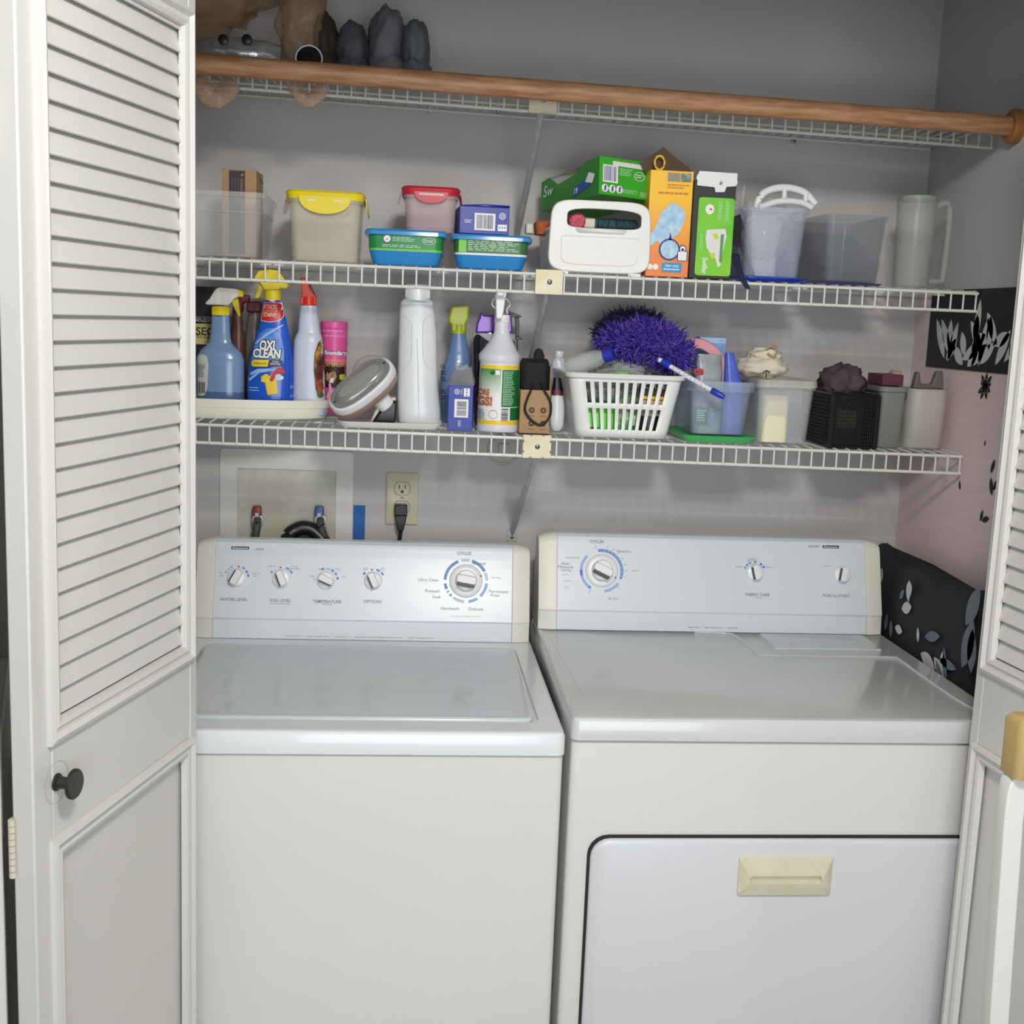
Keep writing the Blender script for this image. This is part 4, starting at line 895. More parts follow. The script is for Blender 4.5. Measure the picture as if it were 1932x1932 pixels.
mb = MB(); mb.rr([(.0, .05, .09, .012), (.05, .052, .09, .014), (.105, .075, .09, .02), (.118, .06, .07, .02)], mat('pad_white', (226, 228, 224), .6)); mb.build('tool_body', t)
mb = MB(); blob(mb, (-.002, -.03, .085), (.060, .035, .062), milky('clear_bag_film', (236, 238, 240), .16, .1), amp=.16, fr=3.5, seed=3, n=36, m_=24); mb.build('bag', t, label='clear crinkled bag')
t = thing('crumpled_clear_bag', 'crumpled clear plastic bag beside the black card flap', 'bag', (at(1405, 400, .56).x, .60, ZM+.08))
mb = MB(); blob(mb, (0, 0, .03), (.022, .03, .055), MATS['clear_bag_film'], amp=.3, fr=4, seed=8, n=30, m_=20); mb.build('bag_body', t)
# far right: grey clear bin and pitcher
greyclear = milky('grey_clear', (150, 156, 164), .25, .25)
cx, W = span(1560, 1672, 460, .51); t = thing('clear_storage_bin', 'greyish clear bin on purple-blue lid, left of the clear pitcher', 'storage bin', (cx, .51, ZM)); H = at(1610, 405, .51).z-ZM
mb = MB(); open_bin(mb, W*.9, .19, W, .21, H-.006, .012, greyclear); mb.v = [v+Vector((0, .0, .006)) for v in mb.v]; mb.build('bin_body', t, ang=50)
mb = MB(); mb.rr([(.0005, W*.98, .20, .02, 0, .105), (.005, W*1.05, .225, .02, 0, .105), (.0065, W*.9, .19, .02, 0, .105)], mat('lid_indigo', (50, 34, 150), .3)); mb.build('lid', t, label='purple-blue lid under the bin')
cx, W = span(1700, 1772, 460, .53); t = thing('clear_pitcher', 'tall clear plastic pitcher with handle at the right end of middle shelf', 'pitcher', (cx, .56, ZM)); H = at(1730, 376, .53).z-ZM
mb = MB(); pc_ = milky('pitcher_plastic', (206, 208, 204), .26, .2)
mb.lathe([(0, W*.42), (.003, W*.45), (H*.9, W*.5), (H, W*.52), (H, W*.49), (.006, W*.42)], pc_, n=36); mb.build('pitcher_body', t)
mb = MB(); mb.tube(tsmooth([(W*.46, 0, H*.92), (W*.70, 0, H*.99), (W*.86, 0, H*.92), (W*.88, 0, H*.5), (W*.84, 0, H*.1)], 6), .006, pc_, n=10); mb.tube([(W*.46, 0, H*.1), (W*.84, 0, H*.1)], .005, pc_); mb.build('pitcher_handle', t)
mb = MB(); mb.lathe([(H, W*.5), (H+.008, W*.48), (H+.012, W*.30)], mat('pale_green_lid', (150, 158, 146), .4), n=30); mb.build('pitcher_lid', t)
# hanging plastic bags over the rod, foil pack, bundles on the highest shelf
ZT = lambda x: deck('top', x)
tan = milky('tan_bag_film', (186, 152, 120), .42, .35)
def bag(label, c, r, seed, extra=None, m_=tan, amp=.16):
    t = thing('plastic_bag', label, 'bag', c); mb = MB(); blob(mb, (0, 0, r[2]), r, m_, amp=amp, fr=2.6, seed=seed, n=44, m_=30); mb.build('bag_body', t, ang=180)
    return t
x = -.66
bag('large tan plastic bag at left end of highest shelf, above the foil pack', (-.69, .62, ZT(-.66)+.082), (.16, .10, .11), 11)
bag('tan plastic bag hanging down in front of highest shelf, right of the foil pack', (at(565, 60, .53).x, .585, ZT(-.5)+.002), (.045, .055, .10), 23)
def loop(label, pts, Y, rr_):
    W_ = [at(px, py, y) for px, py, y in pts]; t = thing('bag_handle', label, 'bag', W_[0]); L0 = Vector(W_[0])
    mb = MB(); P = tsmooth([p-L0 for p in W_], 6)
    R = []
    for i, p in enumerate(P):
        k = rr_*(1+.35*noise.noise(Vector((i*.6, px, 0)))); tt = (P[min(i+1, len(P)-1)]-P[max(i-1, 0)]).normalized(); u = Vector((-tt.z, 0, tt.x)); v = Vector((0, 1, 0))
        R.append([p+u*k*cos(a)*(1+.25*cos(5*a))+v*k*.4*sin(a) for a in [2*pi*j/20 for j in range(20)]])
    mb.rings(R, tan); mb.build('film_loop', t); return t
loop('tan plastic bag loop hanging below the closet rod beside the left door', [(376, 148, .44), (384, 168, .452), (402, 186, .455), (425, 178, .455), (440, 152, .45)], .45, .016)
loop('tan plastic bag loop hanging below the rod, left of the shelf strut', [(553, 158, .452), (560, 172, .455), (578, 190, .456), (598, 182, .455), (612, 160, .452)], .45, .011)
p = at(452, 95, .52); t = thing('foil_pack', 'silver foil pack with two dark round holes on the highest shelf', 'foil pack', (p.x, .52, ZT(p.x)))
foil = mat('silver_foil', (200, 202, 204), .25, .7, var=.3, scale=40, bump=1)
mb = MB(); hh = at(452, 72, .52).z-ZT(p.x)
R = []
for i in range(17):
    X = -.075+.15*i/16; e = sqrt(max(0, 1-(X/.078)**2)); R.append([(X, .03*cos(a)*e+.004*noise.noise(Vector((X*60, a, 0))), hh*.5+hh*.5*sin(a)*(.55+.45*e)+.004*noise.noise(Vector((X*50, a*2, 4)))) for a in [2*pi*j/24 for j in range(24)]])
mb.rings(R, foil); mb.build('pack_body', t)
for px in (422, 467):
    q = at(px, 76, .50)-Vector(t.location); mb = MB(); mb.M = Matrix.Translation((q.x, -.026, q.z)) @ Matrix.Rotation(pi/2, 4, 'X'); mb.lathe([(-.004, .009), (.003, .009), (.004, .007)], blackp, n=20); mb.build('black_cap', t)
t = thing('black_roll', 'black round roll with white rim on the highest shelf beside the tan bag', 'roll', (at(583, 100, .53).x, .56, ZT(-.45)+.026))
mb = MB(); mb.M = Matrix.Rotation(radians(80), 4, 'X'); mb.lathe([(-.03, .024), (.03, .024), (.033, .02)], blackp, n=28); mb.lathe([(.028, .0255), (.031, .0255)], whitep, n=28); mb.build('roll_body', t)
for k, (px0, px1, pyt, c, lab) in enumerate(((585, 640, 22, (74, 60, 52), 'dark brown folded bundle on the highest shelf'), (632, 700, 40, (98, 96, 108), 'grey-blue folded cloth bundle on the highest shelf'), (690, 770, 8, (128, 124, 132), 'pale grey soft bundle on the highest shelf'), (752, 815, 34, (112, 120, 126), 'rightmost blue-grey soft bundle on the highest shelf'))):
    cx, W = span(px0, px1, 80, .60); H = at((px0+px1)/2, pyt, .60).z-ZT(cx)
    t = thing('folded_bundle', lab, 'bundle', (cx, .62, ZT(cx)+.007)); mb = MB()
    m_ = mat('bundle_%d' % k, c, .85, var=.2, scale=14, bump=.2)
    blob(mb, (0, 0, H*.5), (W*.46, .07, H*.46), m_, amp=.09, fr=1.5, seed=40+k*3, n=40, m_=26); blob(mb, (.0, -.01, H*.24), (W*.48, .06, H*.20), m_, amp=.09, fr=1.5, seed=60+k*3, n=40, m_=22)
    mb.build('bundle_body', t, ang=180)

# ================================================================== things on the lowest shelf
def dl(x): return deck('low', x)
def L3(px, Y): x = at(px, 790, Y).x; return x
# cream oval tray at the left
cx = at(372, 780, .60).x; xr = at(626, 775, .64).x; t = thing('oval_tray', 'cream oval plastic tray at the left end of lowest shelf under spray bottles', 'tray', (cx-.02, .645, dl(cx)))
a_ = xr-cx+.02; H = at(500, 757, .56).z-dl(-.5)
mb = MB(); cmt = mat('tray_cream', (240, 236, 218), .35); N = 64
def oval(k, z): return [(a_*k*abs(cos(q))**.85*(1 if cos(q) >= 0 else -1), .098*k*abs(sin(q))**.85*(1 if sin(q) >= 0 else -1), z) for q in [2*pi*i/N for i in range(N)]]
mb.rings([oval(.94, 0), oval(.96, .003), oval(.975, H*.55), oval(.985, H*.58), oval(1, H), oval(.985, H), oval(.95, .006)], cmt); mb.build('tray_body', t, ang=35)
TZ = .007
def bottle(name, label, rows, Y, z0, mt, cat_='bottle', ratio=.6, n=2.2, group=None, foot=.003, part='bottle_body'):
    loc, L = loft_px(rows, Y, z0, ratio); t = thing(name, label, cat_, loc, group=group)
    mb = MB(); fn = body(mb, L, mt, n=n, foot=foot); mb.build(part, t, ang=50)
    return t, loc, fn, L
def head(t, loc, polys, Y, s, o):
    for nm, P, mt, y0, y1, bv in polys:
        mb = MB(); mb.prism(tr(P, Y, loc, s, o), y0, y1, mt); mb.build(nm, t, bevel=bv, seg=3)
zt = dl(-.6)+TZ
S5, O5 = 5.367, (360, 500)
def r5(rows): return [(y/S5+O5[1], a/S5+O5[0], b/S5+O5[0], *r) for y, a, b, *r in rows]
# black insect repellent pouch (behind)
x0 = at(372, 650, .72).x; x1 = at(416, 650, .72).x
cx = (x0+x1)/2-.01; z1 = at(390, 541, .72).z; t = thing('repellent_pouch', 'black and yellow insect repellent pouch behind the blue cleaner bottle', 'pouch', (cx, .72, zt))
W = x1-x0+.03; H = z1-zt
mb = MB(); mb.rr([(0, W, .04, .012), (H*.5, W, .035, .012), (H*.9, W, .012, .006), (H, W*.96, .006, .003)], mat('pouch_black', (24, 24, 28), .35), seg=4); mb.build('pouch_body', t)
mb = MB(); zf = lambda px, py: at(px, py, .70).z-zt; yl = mat('pouch_yellow', (206, 190, 120), .5)
mb.rect(-W*.48, zf(390, 650), W*.46, zf(390, 611), -.0205, yl); mb.text('INSECT', W*.02, zf(390, 625), .016, -.021, blackink, wid=W*.95, bold=.02); mb.text('REPELLENT', W*.02, zf(390, 634), .008, -.021, blackink, wid=W*.9); mb.text('KILLS TICKS\nAND MOSQUITOES', W*.0, zf(390, 603), .012, -.0215, whiteink, wid=W*.8)
mb.build('label_print', t, smooth=False)
# maroon / copper sprayer bottles behind
t, loc, fn, L = bottle('sprayer_bottle', 'brown bottle with maroon trigger head behind the blue cleaner bottle', r5([(470, 425, 520), (560, 420, 530), (700, 412, 540), (860, 405, 545), (1300, 400, 545)]), .71, zt, mat('brown_bottle', (104, 66, 56), .3), ratio=.8)
head(t, loc, [('trigger_head', [(430, 480), (430, 430), (500, 300), (600, 305), (598, 370), (575, 375), (530, 390), (525, 480)], mat('maroon_plastic', (112, 24, 30), .35), -.012, .012, .003)], .71, S5, O5)
mb = MB(); z = at(445, 630, .71).z-loc.z; mb.lathe([(z-.012, .0095), (z+.004, .0098), (z+.006, .008)], mat('copper_ring', (176, 120, 100), .3, .4), n=20); mb.build('neck_ring', t)
t, loc, fn, L = bottle('sprayer_bottle', 'grey translucent bottle with dark red cap behind the blue stain remover', r5([(480, 590, 700), (600, 565, 710), (850, 550, 720), (1300, 550, 720)]), .715, zt, mat('smoke_grey', (112, 106, 100), .25), ratio=.7)
head(t, loc, [('red_cap', [(575, 480), (575, 380), (600, 372), (720, 372), (720, 480)], MATS['maroon_plastic'], -.014, .014, .003)], .715, S5, O5)
# blue window cleaner
bm = mat('cleaner_blue', (122, 152, 192), .22, coat=.2)
t, loc, fn, L = bottle('spray_bottle', 'blue cleaner bottle with white and yellow trigger, leftmost on the cream tray', r5([(508, 212, 390), (620, 207, 397), (700, 200, 400), (760, 190, 410), (800, 172, 428), (850, 120, 480), (880, 92, 512), (950, 62, 540), (1150, 60, 542), (1385, 62, 540)]), .63, zt, bm, ratio=.55, n=2.6)
mb = MB(); zc = lambda py, Y=.63: at(420, py, Y).z-loc.z; r = (at(390/S5+360, 590, .63).x-at(220/S5+360, 590, .63).x)/2; 
mb.lathe([(zc(595), r*.98), (zc(594), r), (zc(578), r*.98)], mat('bright_yellow', (238, 216, 30), .35), n=36, cx=L[-1][3]); 
for k in range(30): mb.box((L[-1][3]+r*cos(k*pi/15)-.0006, r*sin(k*pi/15)-.0006, zc(594)), (L[-1][3]+r*cos(k*pi/15)+.0006, r*sin(k*pi/15)+.0006, zc(580)), MATS['bright_yellow'])
mb.build('collar', t)
head(t, loc, [('spray_head', [(155, 382), (200, 340), (232, 285), (262, 240), (300, 228), (420, 238), (492, 248), (492, 322), (445, 345), (392, 412), (162, 402)], mat('head_white', (226, 224, 216), .35), -.013, .013, .005), ('nozzle', [(488, 248), (538, 268), (532, 328), (486, 320)], MATS['bright_yellow'], -.010, .010, .002), ('trigger', [(418, 372), (445, 345), (480, 335), (492, 400), (506, 520), (482, 516), (442, 440)], mat('trigger_yellow', (214, 194, 40), .4), -.006, .006, .002)], .63, S5, O5)
mb = MB(); zl = at(420, 740, .60).z-loc.z
mb.rings([[(c_[3]+(c_[1]+.0005)*abs(cos(q))**(2/2.6)*(1 if cos(q) >= 0 else -1), (c_[2]+.0005)*abs(sin(q))**(2/2.6)*(1 if sin(q) >= 0 else -1), z) for q in [2*pi*j/40 for j in range(40)]] for z, c_ in ((.004, fn.ab(.004)), (zl*.5, fn.ab(zl*.5)), (zl, fn.ab(zl)))], mat('cleaner_liquid', (84, 112, 150), .22, coat=.2), False, False); mb.build('liquid_level', t, label='darker blue liquid at the bottom')
mb = MB(); P = tr([(60, 900), (120, 905), (160, 930), (176, 1000), (165, 1240), (135, 1320), (110, 1328), (60, 1325)], .60, loc, S5, O5); mb.poly(P, .0012, mat('back_label', (206, 206, 200), .5), fn)
a, b = P[0], P[5]; mb.lines(P[0][0], P[4][0]-.004, P[5][1]+.035, P[0][1]-.02, 9, .002, greyp, fn, 3); mb.bars(P[0][0], P[0][0]+.016, P[5][1]+.004, P[5][1]+.026, 5, .002, blackink, fn); mb.build('label', t, smooth=False)
# blue stain remover
ob = mat('stain_remover_blue', (22, 70, 186), .22, c2=(34, 98, 212), scale=9, coat=.3)
t, loc, fn, L = bottle('stain_remover_bottle', 'bright blue stain remover spray bottle with yellow trigger on the cream tray', r5([(352, 752, 905, 1.0), (378, 735, 915, .85), (460, 722, 945), (560, 706, 972), (700, 668, 1003), (850, 620, 1028), (1000, 588, 1041), (1200, 572, 1046), (1330, 572, 1040), (1418, 578, 1030)]), .62, zt, ob, ratio=.5, n=2.4)
mb = MB(); q = L[-1][3]; z1, z0_ = at(515, 547, .62).z-loc.z, at(515, 566, .62).z-loc.z; mb.lathe([(z0_-.004, .0145), (z0_, .0155)], whitep, n=32, cx=q); mb.lathe([(z0_, .0158), (z0_+.001, .0162), (z1, .0160)], MATS['bright_yellow'], n=36, cx=q); mb.build('collar', t)
by = MATS['bright_yellow']
head(t, loc, [('spray_head', [(650, 128), (672, 95), (690, 62), (800, 45), (895, 58), (935, 120), (960, 150), (992, 205), (978, 240), (905, 235), (900, 250), (750, 250), (725, 205), (700, 175)], by, -.013, .013, .004), ('trigger', [(676, 150), (720, 205), (742, 235), (700, 325), (676, 342), (646, 335), (660, 280), (690, 200)], MATS['trigger_yellow'], -.006, .006, .002)], .62, S5, O5)
def TP(P, Y=.60): return tr(P, Y, loc, S5, O5)
def tx(mb, s, x, y, hpx, wpx, mt, off, sh=0, bold=0, rot=0):
    (a, z), = TP([(x, y)]); k = 1/(S5*960); mb.text(s, a, z, hpx*k, off, mt, wid=wpx*k, shear=sh, bold=bold, rot=rot, fn=fn)
mb = MB(); redl = mat('label_red', (200, 40, 34), .35)
mb.poly(TP([(738, 378), (915, 378), (935, 460), (940, 520), (905, 560), (860, 575), (790, 580), (700, 565), (708, 520), (722, 440)]), .0016, whiteink, fn); mb.poly(TP([(742, 380), (911, 380), (930, 460), (934, 518), (902, 552), (858, 568), (790, 573), (706, 560), (713, 520), (727, 440)]), .0022, redl, fn)
tx(mb, 'ATTACKS', 798, 424, 44, 135, whiteink, .0030, .1, .005); tx(mb, 'TOUGH STAINS', 795, 463, 22, 150, mat('label_orange', (246, 150, 50), .4), .0030, .1, .03); tx(mb, 'STAINS!', 795, 504, 42, 130, whiteink, .0030, .1, .005)
mb.poly(TP([(640, 820), (655, 760), (700, 690), (760, 645), (830, 640), (890, 690), (925, 760), (945, 880), (940, 1000), (600, 1000)]), .0008, mat('label_light_blue', (58, 116, 216), .3, c2=(120, 168, 232), scale=40), fn)
for P in ([(640, 790), (760, 690), (930, 600), (935, 612), (780, 712), (665, 800)], [(580, 1150), (700, 1070), (960, 1050), (700, 1090), (590, 1180)], [(600, 1090), (680, 1050), (900, 1045), (700, 1075), (600, 1120)]): mb.poly(TP(P), .0016, mat('swirl_white', (150, 190, 240), .4), fn)
for k, (s, x, y, h, w_) in enumerate((('OXI', 775, 812, 100, 160), ('CLEAN', 770, 895, 96, 285))):
    tx(mb, s, x, y, h+16, w_+18, blackink, .0018, .12, .11); tx(mb, s, x, y, h, w_, whiteink, .0026, .12, .045)
navy = mat('label_navy', (22, 26, 84), .4)
mb.poly(TP([(612, 975), (635, 958), (900, 958), (930, 972), (935, 1000), (920, 1022), (890, 1030), (620, 1030), (610, 1010)]), .0024, navy, fn); mb.poly(TP([(614, 976), (636, 960), (795, 960), (780, 1028), (622, 1028), (612, 1008)]), .003, MATS['bright_yellow'], fn); tx(mb, 'LAUNDRY & MORE', 700, 996, 20, 140, blackink, .0036, .1); tx(mb, 'STAIN\nREMOVER', 858, 990, 44, 100, whiteink, .0036, .1)
mb.poly(TP([(715, 1130), (760, 1100), (780, 1105), (800, 1130), (830, 1090), (845, 1085), (920, 1120), (905, 1165), (870, 1160), (885, 1300), (780, 1315), (755, 1190), (715, 1180)]), .0026, mat('shirt_yellow', (240, 204, 40), .4), fn)
mb.poly(TP([(800, 1160), (830, 1090), (880, 1045), (900, 1035), (930, 1050), (965, 1085), (930, 1100), (870, 1110), (840, 1170), (815, 1180)]), .0032, mat('ink_red', (196, 40, 50), .5), fn); mb.disc(*TP([(890, 1135)])[0], .0065, .0034, mat('pale_cyan', (180, 216, 236), .4), fn, n=12); mb.disc(*TP([(920, 1140)])[0], .004, .0034, whiteink, fn, n=10)
a, b = TP([(590, 1280), (720, 1230)]); mb.lines(a[0], b[0], a[1], b[1], 2, .0024, MATS['swirl_white'], fn, 2); a, b = TP([(820, 1385), (910, 1340)]); mb.lines(a[0], b[0], a[1], b[1], 2, .0024, MATS['swirl_white'], fn, 3)
for y in (1235, 1330): mb.disc(*TP([(1018, y)])[0], .0030, .003, MATS['swirl_white'], fn, n=12, hole=.0018)
mb.build('label', t, smooth=False)
# white bottle with red trigger, seen from the side
wb_ = mat('pale_white_bottle', (206, 214, 230), .3)
t, loc, fn, L = bottle('spray_bottle', 'pale white bottle with red trigger head, rightmost on the cream tray', r5([(412, 1112, 1278, 1.0), (480, 1097, 1290, 1.0), (600, 1090, 1302), (680, 1083, 1312), (710, 1066, 1325), (760, 1046, 1340), (870, 1038, 1347), (1150, 1034, 1360), (1418, 1032, 1368)]), .63, zt, wb_, ratio=.85, n=2.6)
rm = mat('trigger_red', (222, 50, 30), .3)
head(t, loc, [('spray_head', [(1113, 405), (1115, 330), (1130, 300), (1120, 200), (1108, 145), (1118, 130), (1190, 130), (1196, 200), (1215, 250), (1270, 318), (1272, 405)], rm, -.010, .010, .003), ('trigger', [(1196, 150), (1215, 200), (1258, 300), (1240, 305), (1205, 240)], darkg, -.006, .006, .0015)], .63, S5, O5)
mb = MB(); z1, z0_ = at(582, 560, .63).z-loc.z, at(582, 576, .63).z-loc.z; mb.lathe([(z0_, .0152), (z1, .0150)], rm, n=36, cx=L[-1][3]); mb.build('collar', t)
def TP2(P, Y=.60): return tr(P, Y, loc, S5, O5)
mb = MB(); 
for c, P, off in (((150, 110, 70), [(1330, 740), (1340, 770), (1345, 900), (1352, 1150), (1356, 1330), (1320, 1350), (1285, 1340), (1262, 1250), (1242, 1050), (1250, 900), (1285, 790)], .0012), ((214, 150, 50), [(1325, 780), (1335, 800), (1310, 900), (1262, 980), (1258, 920), (1290, 830)], .002), ((120, 44, 40), [(1300, 960), (1345, 900), (1350, 1180), (1300, 1200), (1262, 1150), (1255, 1060)], .002), ((96, 130, 60), [(1282, 1290), (1330, 1300), (1352, 1320), (1320, 1348), (1288, 1338)], .002), ((190, 90, 60), [(1270, 1200), (1320, 1150), (1345, 1250), (1320, 1290), (1285, 1280)], .0024)):
    mb.poly(TP2(P), off, mat('food_label_%d' % c[0], c, .5, c2=tuple(int(v*.6) for v in c), scale=90), fn)
mb.build('side_label', t, smooth=False)
# pink repellent can
pk = mat('pink_can', (226, 90, 160), .35)
zt2 = dl(-.4)
t, loc, fn, L = bottle('repellent_can', 'pink cylindrical repellent canister behind the white bottle with red trigger', r5([(572, 1318, 1585), (590, 1312, 1590), (640, 1314, 1590), (645, 1318, 1587), (700, 1320, 1587), (900, 1330, 1580), (1300, 1340, 1572), (1405, 1345, 1568)]), .665, zt+.002, pk, ratio=1.0, n=2, cat_='can', part='can_body')
mb = MB(); T_ = lambda P, Y=.64: tr(P, Y, loc, S5, O5)
a, b = T_([(1348, 1240), (1570, 1010)]); mb.rect(a[0], a[1], b[0], b[1], .0008, mat('can_brown', (54, 26, 26), .5), fn, n=12)
def txc(s, x, y, h, w_, mt, off, sh=0, bold=0): (q, z), = T_([(x, y)]); k = 1/(S5*945); mb.text(s, q, z, h*k, off, mt, wid=w_*k, shear=sh, bold=bold, fn=fn)
txc('Boundary', 1462, 893, 70, 250, blackink, .0010, .2, .08); txc('Boundary', 1462, 895, 62, 240, whiteink, .0016, .2, .04)
txc('INDOOR/OUTDOOR', 1465, 970, 26, 225, mat('can_gold', (230, 190, 90), .5), .0014, 0, .02); txc('CAT REPELLENT', 1462, 1012, 34, 215, MATS['can_gold'], .0014, 0, .02)
mb.poly(T_([(1365, 1130), (1380, 1080), (1395, 1100), (1440, 1070), (1470, 1095), (1475, 1140), (1440, 1200), (1400, 1190), (1368, 1160)]), .0016, mat('cat_fur', (206, 170, 130), .6, c2=(120, 84, 56), scale=120), fn); mb.poly(T_([(1410, 1150), (1450, 1140), (1440, 1195), (1405, 1188)]), .0022, whiteink, fn)
mb.poly(T_([(1500, 1120), (1520, 1105), (1560, 1110), (1560, 1160), (1510, 1165)]), .0018, mat('can_lime', (206, 210, 70), .5), fn)
mb.poly(T_([(1370, 1330), (1400, 1270), (1395, 1200), (1415, 1190), (1430, 1260), (1450, 1300), (1500, 1240), (1525, 1230), (1520, 1270), (1470, 1330), (1440, 1380), (1380, 1370)]), .0022, mat('dog_pink', (240, 170, 200), .5), fn)
for y in (650, 700): mb.lines(T_([(1330, y)])[0][0], T_([(1570, y)])[0][0], T_([(1400, y+34)])[0][1], T_([(1400, y)])[0][1], 1, .001, mat('pink_ink', (240, 150, 196), .5), fn, y)
mb.build('label', t, smooth=False)
# white tray with handheld device and tall white bottle
a = at(637, 800, .56); b = at(832, 808, .56); W = b.x-a.x; D = .19
cx = (a.x+b.x)/2; t = thing('rectangular_tray', 'white rectangular tray with rounded corners holding the tall white bottle', 'tray', (cx, .472, dl(cx)+.001)); H = at(720, 797, .475).z-dl(cx)-.001
mb = MB(); wt_ = mat('tray_white', (226, 228, 224), .35); mb.rr([(0, W*.90, D*.9, .02, 0, D/2), (.003, W*.94, D*.95, .025, 0, D/2), (H, W, D, .032, 0, D/2), (H, W-.004, D-.004, .03, 0, D/2), (.0045, W*.93, D*.94, .024, 0, D/2)], wt_, seg=8); mb.build('tray_body', t, ang=40)
S6, O6 = 4.2, (600, 520)
def r6(rows): return [(y/S6+O6[1], a/S6+O6[0], b/S6+O6[0], *r) for y, a, b, *r in rows]
zw = dl(-.25)+.0055
wm2 = mat('bottle_white', (226, 229, 232), .28, coat=.2)
t, loc, fn, L = bottle('detergent_bottle', 'tall plain white detergent bottle with moulded grips standing on the white tray', r6([(188, 684, 892, 1.0), (196, 672, 904, .9), (215, 656, 915), (245, 650, 920), (300, 646, 926), (450, 641, 940), (600, 637, 944), (700, 636, 944), (800, 632, 948), (900, 630, 954), (1000, 629, 964), (1060, 629, 970), (1120, 632, 972), (1168, 640, 966)]), .58, zw, wm2, ratio=.55, n=2.3)
mb = MB(); z0_, z1 = at(787, 566, .58).z-loc.z, at(787, 537, .58).z-loc.z; r = (at(809.5, 550, .58).x-at(764, 550, .58).x)/2; q = L[-1][3]
mb.lathe([(z0_, r*1.02), (z0_+.002, r*1.02), (z1-.002, r*.99), (z1, r*.95)], whitep, n=44, cx=q)
for k in range(44): an = 2*pi*k/44; mb.box((q+r*cos(an)-.0005, r*sin(an)-.0005, z0_+.004), (q+r*cos(an)+.0005, r*sin(an)+.0005, z1-.003), whitep)
mb.build('screw_cap', t)
for P in ([(652, 330), (690, 318), (728, 350), (745, 400), (742, 560), (738, 660), (700, 735), (668, 752)], [(925, 325), (880, 318), (848, 345), (832, 400), (832, 560), (838, 660), (880, 735), (915, 750)]):
    mb = MB(); Q = [(x, fn(x, z)-.0003, z) for x, z in tr(P, .555, loc, S6, O6)]; mb.tube(tsmooth(Q, 5), .0011, wm2, n=8); mb.build('moulded_ridge', t)
mb = MB(); Q = [(x, fn(x, z)+.0002, z) for x, z in tr([(786, 500), (788, 600), (792, 720), (796, 900), (800, 1150)], .555, loc, S6, O6)]; mb.tube(tsmooth(Q, 5), .0014, wm2, n=8); mb.build('moulded_ridge', t)
# handheld device leaning on the tray
S7, O7 = 8.05, (620, 640)
pa, pb = at(60/S7+620, 1010/S7+640, .50), at(900/S7+620, 340/S7+640, .52)
u = (pb-pa).normalized(); nrm = Vector((-.50, -.72, .48)); nrm = (nrm-u*nrm.dot(u)).normalized(); v = nrm.cross(u).normalized()
M = Matrix((u, v, nrm)).transposed().to_4x4(); Lg = (pb-pa).length
t = thing('handheld_steamer', 'tilted oval steamer with grey window, white rim and pinkish back on the white tray', 'steamer', (0, 0, 0)); M.translation = (pa+pb)/2; t.matrix_world = M
pinkb = mat('rose_tan_plastic', (186, 152, 134), .4); 
def stad(k, w_, z, n=2.6): return [(Lg/2*k*abs(cos(a))**(2/n)*(1 if cos(a) >= 0 else -1), w_/2*abs(sin(a))**(2/n)*(1 if sin(a) >= 0 else -1), z) for a in [2*pi*i/56 for i in range(56)]]
mb = MB(); mb.rings([stad(.97, .060, -.038, 2.3), stad(1.03, .072, -.034, 2.3), stad(1.07, .076, -.016, 2.4)], pinkb); mb.rings([stad(.7, .04, -.046, 2.3), stad(.97, .060, -.038, 2.3)], pinkb, cap1=False); mb.build('back_shell', t, ang=50)
mb = MB(); mb.rings([stad(1.075, .077, -.016, 2.4), stad(1.07, .077, -.004, 2.4), stad(1.03, .073, .0005, 2.4), stad(1.0, .070, .001, 2.4)], mat('rim_white', (228, 230, 236), .3)); mb.build('white_rim', t, ang=60)
mb = MB(); gw_ = mat('smoked_clear', (136, 138, 134), .12, coat=1)
mb.rings([stad(.985, .068, .0005), stad(.97, .066, .003), stad(.88, .054, .004), stad(.86, .050, .003), stad(.84, .048, .005), stad(.74, .036, .0095), stad(.62, .024, .0115)], gw_)
mb.rings([stad(.70, .030, .0095), stad(.68, .028, .0112), stad(.55, .018, .0122)], mat('smoked_clear2', (158, 160, 154), .1, coat=1))
mb.build('clear_window', t, ang=35)
mb = MB(); 
for sx in (-1, 1): mb.lathe([(.0035, .0022), (.0046, .0018)], blackink, n=10, cx=sx*Lg*.445)
mb.build('vent_dot', t)
mb = MB(); c = Vector((Lg*.14, -.035, -.062)); 
mb.tube([(Lg*.10, -.0, -.040), (Lg*.12, -.02, -.075)], [.020, .016], whitep, n=20); mb.build('handle_stub', t)
# clear round lid behind it, dark gadget in front of the bottle base
p = at(702, 708, .62); t = thing('clear_round_lid', 'clear round domed lid standing behind the handheld steamer', 'lid', p, rot=(radians(80), 0, 0)); r = .040
mb = MB(); dm = milky('dome_clear', (196, 188, 182), .6, .15); mb.lathe([(-.004, r), (0, r*1.02), (.003, r), (.008, r*.93), (.016, r*.75), (.021, r*.45), (.022, .002)], dm, n=40, cap=False); mb.build('dome', t)
mb = MB(); mb.lathe([(-.003, r*.8), (-.001, r*.8), (.004, r*.5)], mat('taupe', (138, 118, 110), .5), n=32); mb.build('inner_cup', t)
p = at(728, 770, .56); t = thing('black_gadget', 'small black and white gadget lying between the steamer and the white bottle', 'gadget', (p.x, .575, zw+.002))
mb = MB(); mb.prism([(-.026, .0), (.020, .0), (.022, .042), (.004, .040), (-.010, .024)], -.022, .02, mat('satin_black', (28, 28, 28), .3)); mb.build('gadget_body', t, bevel=.004)
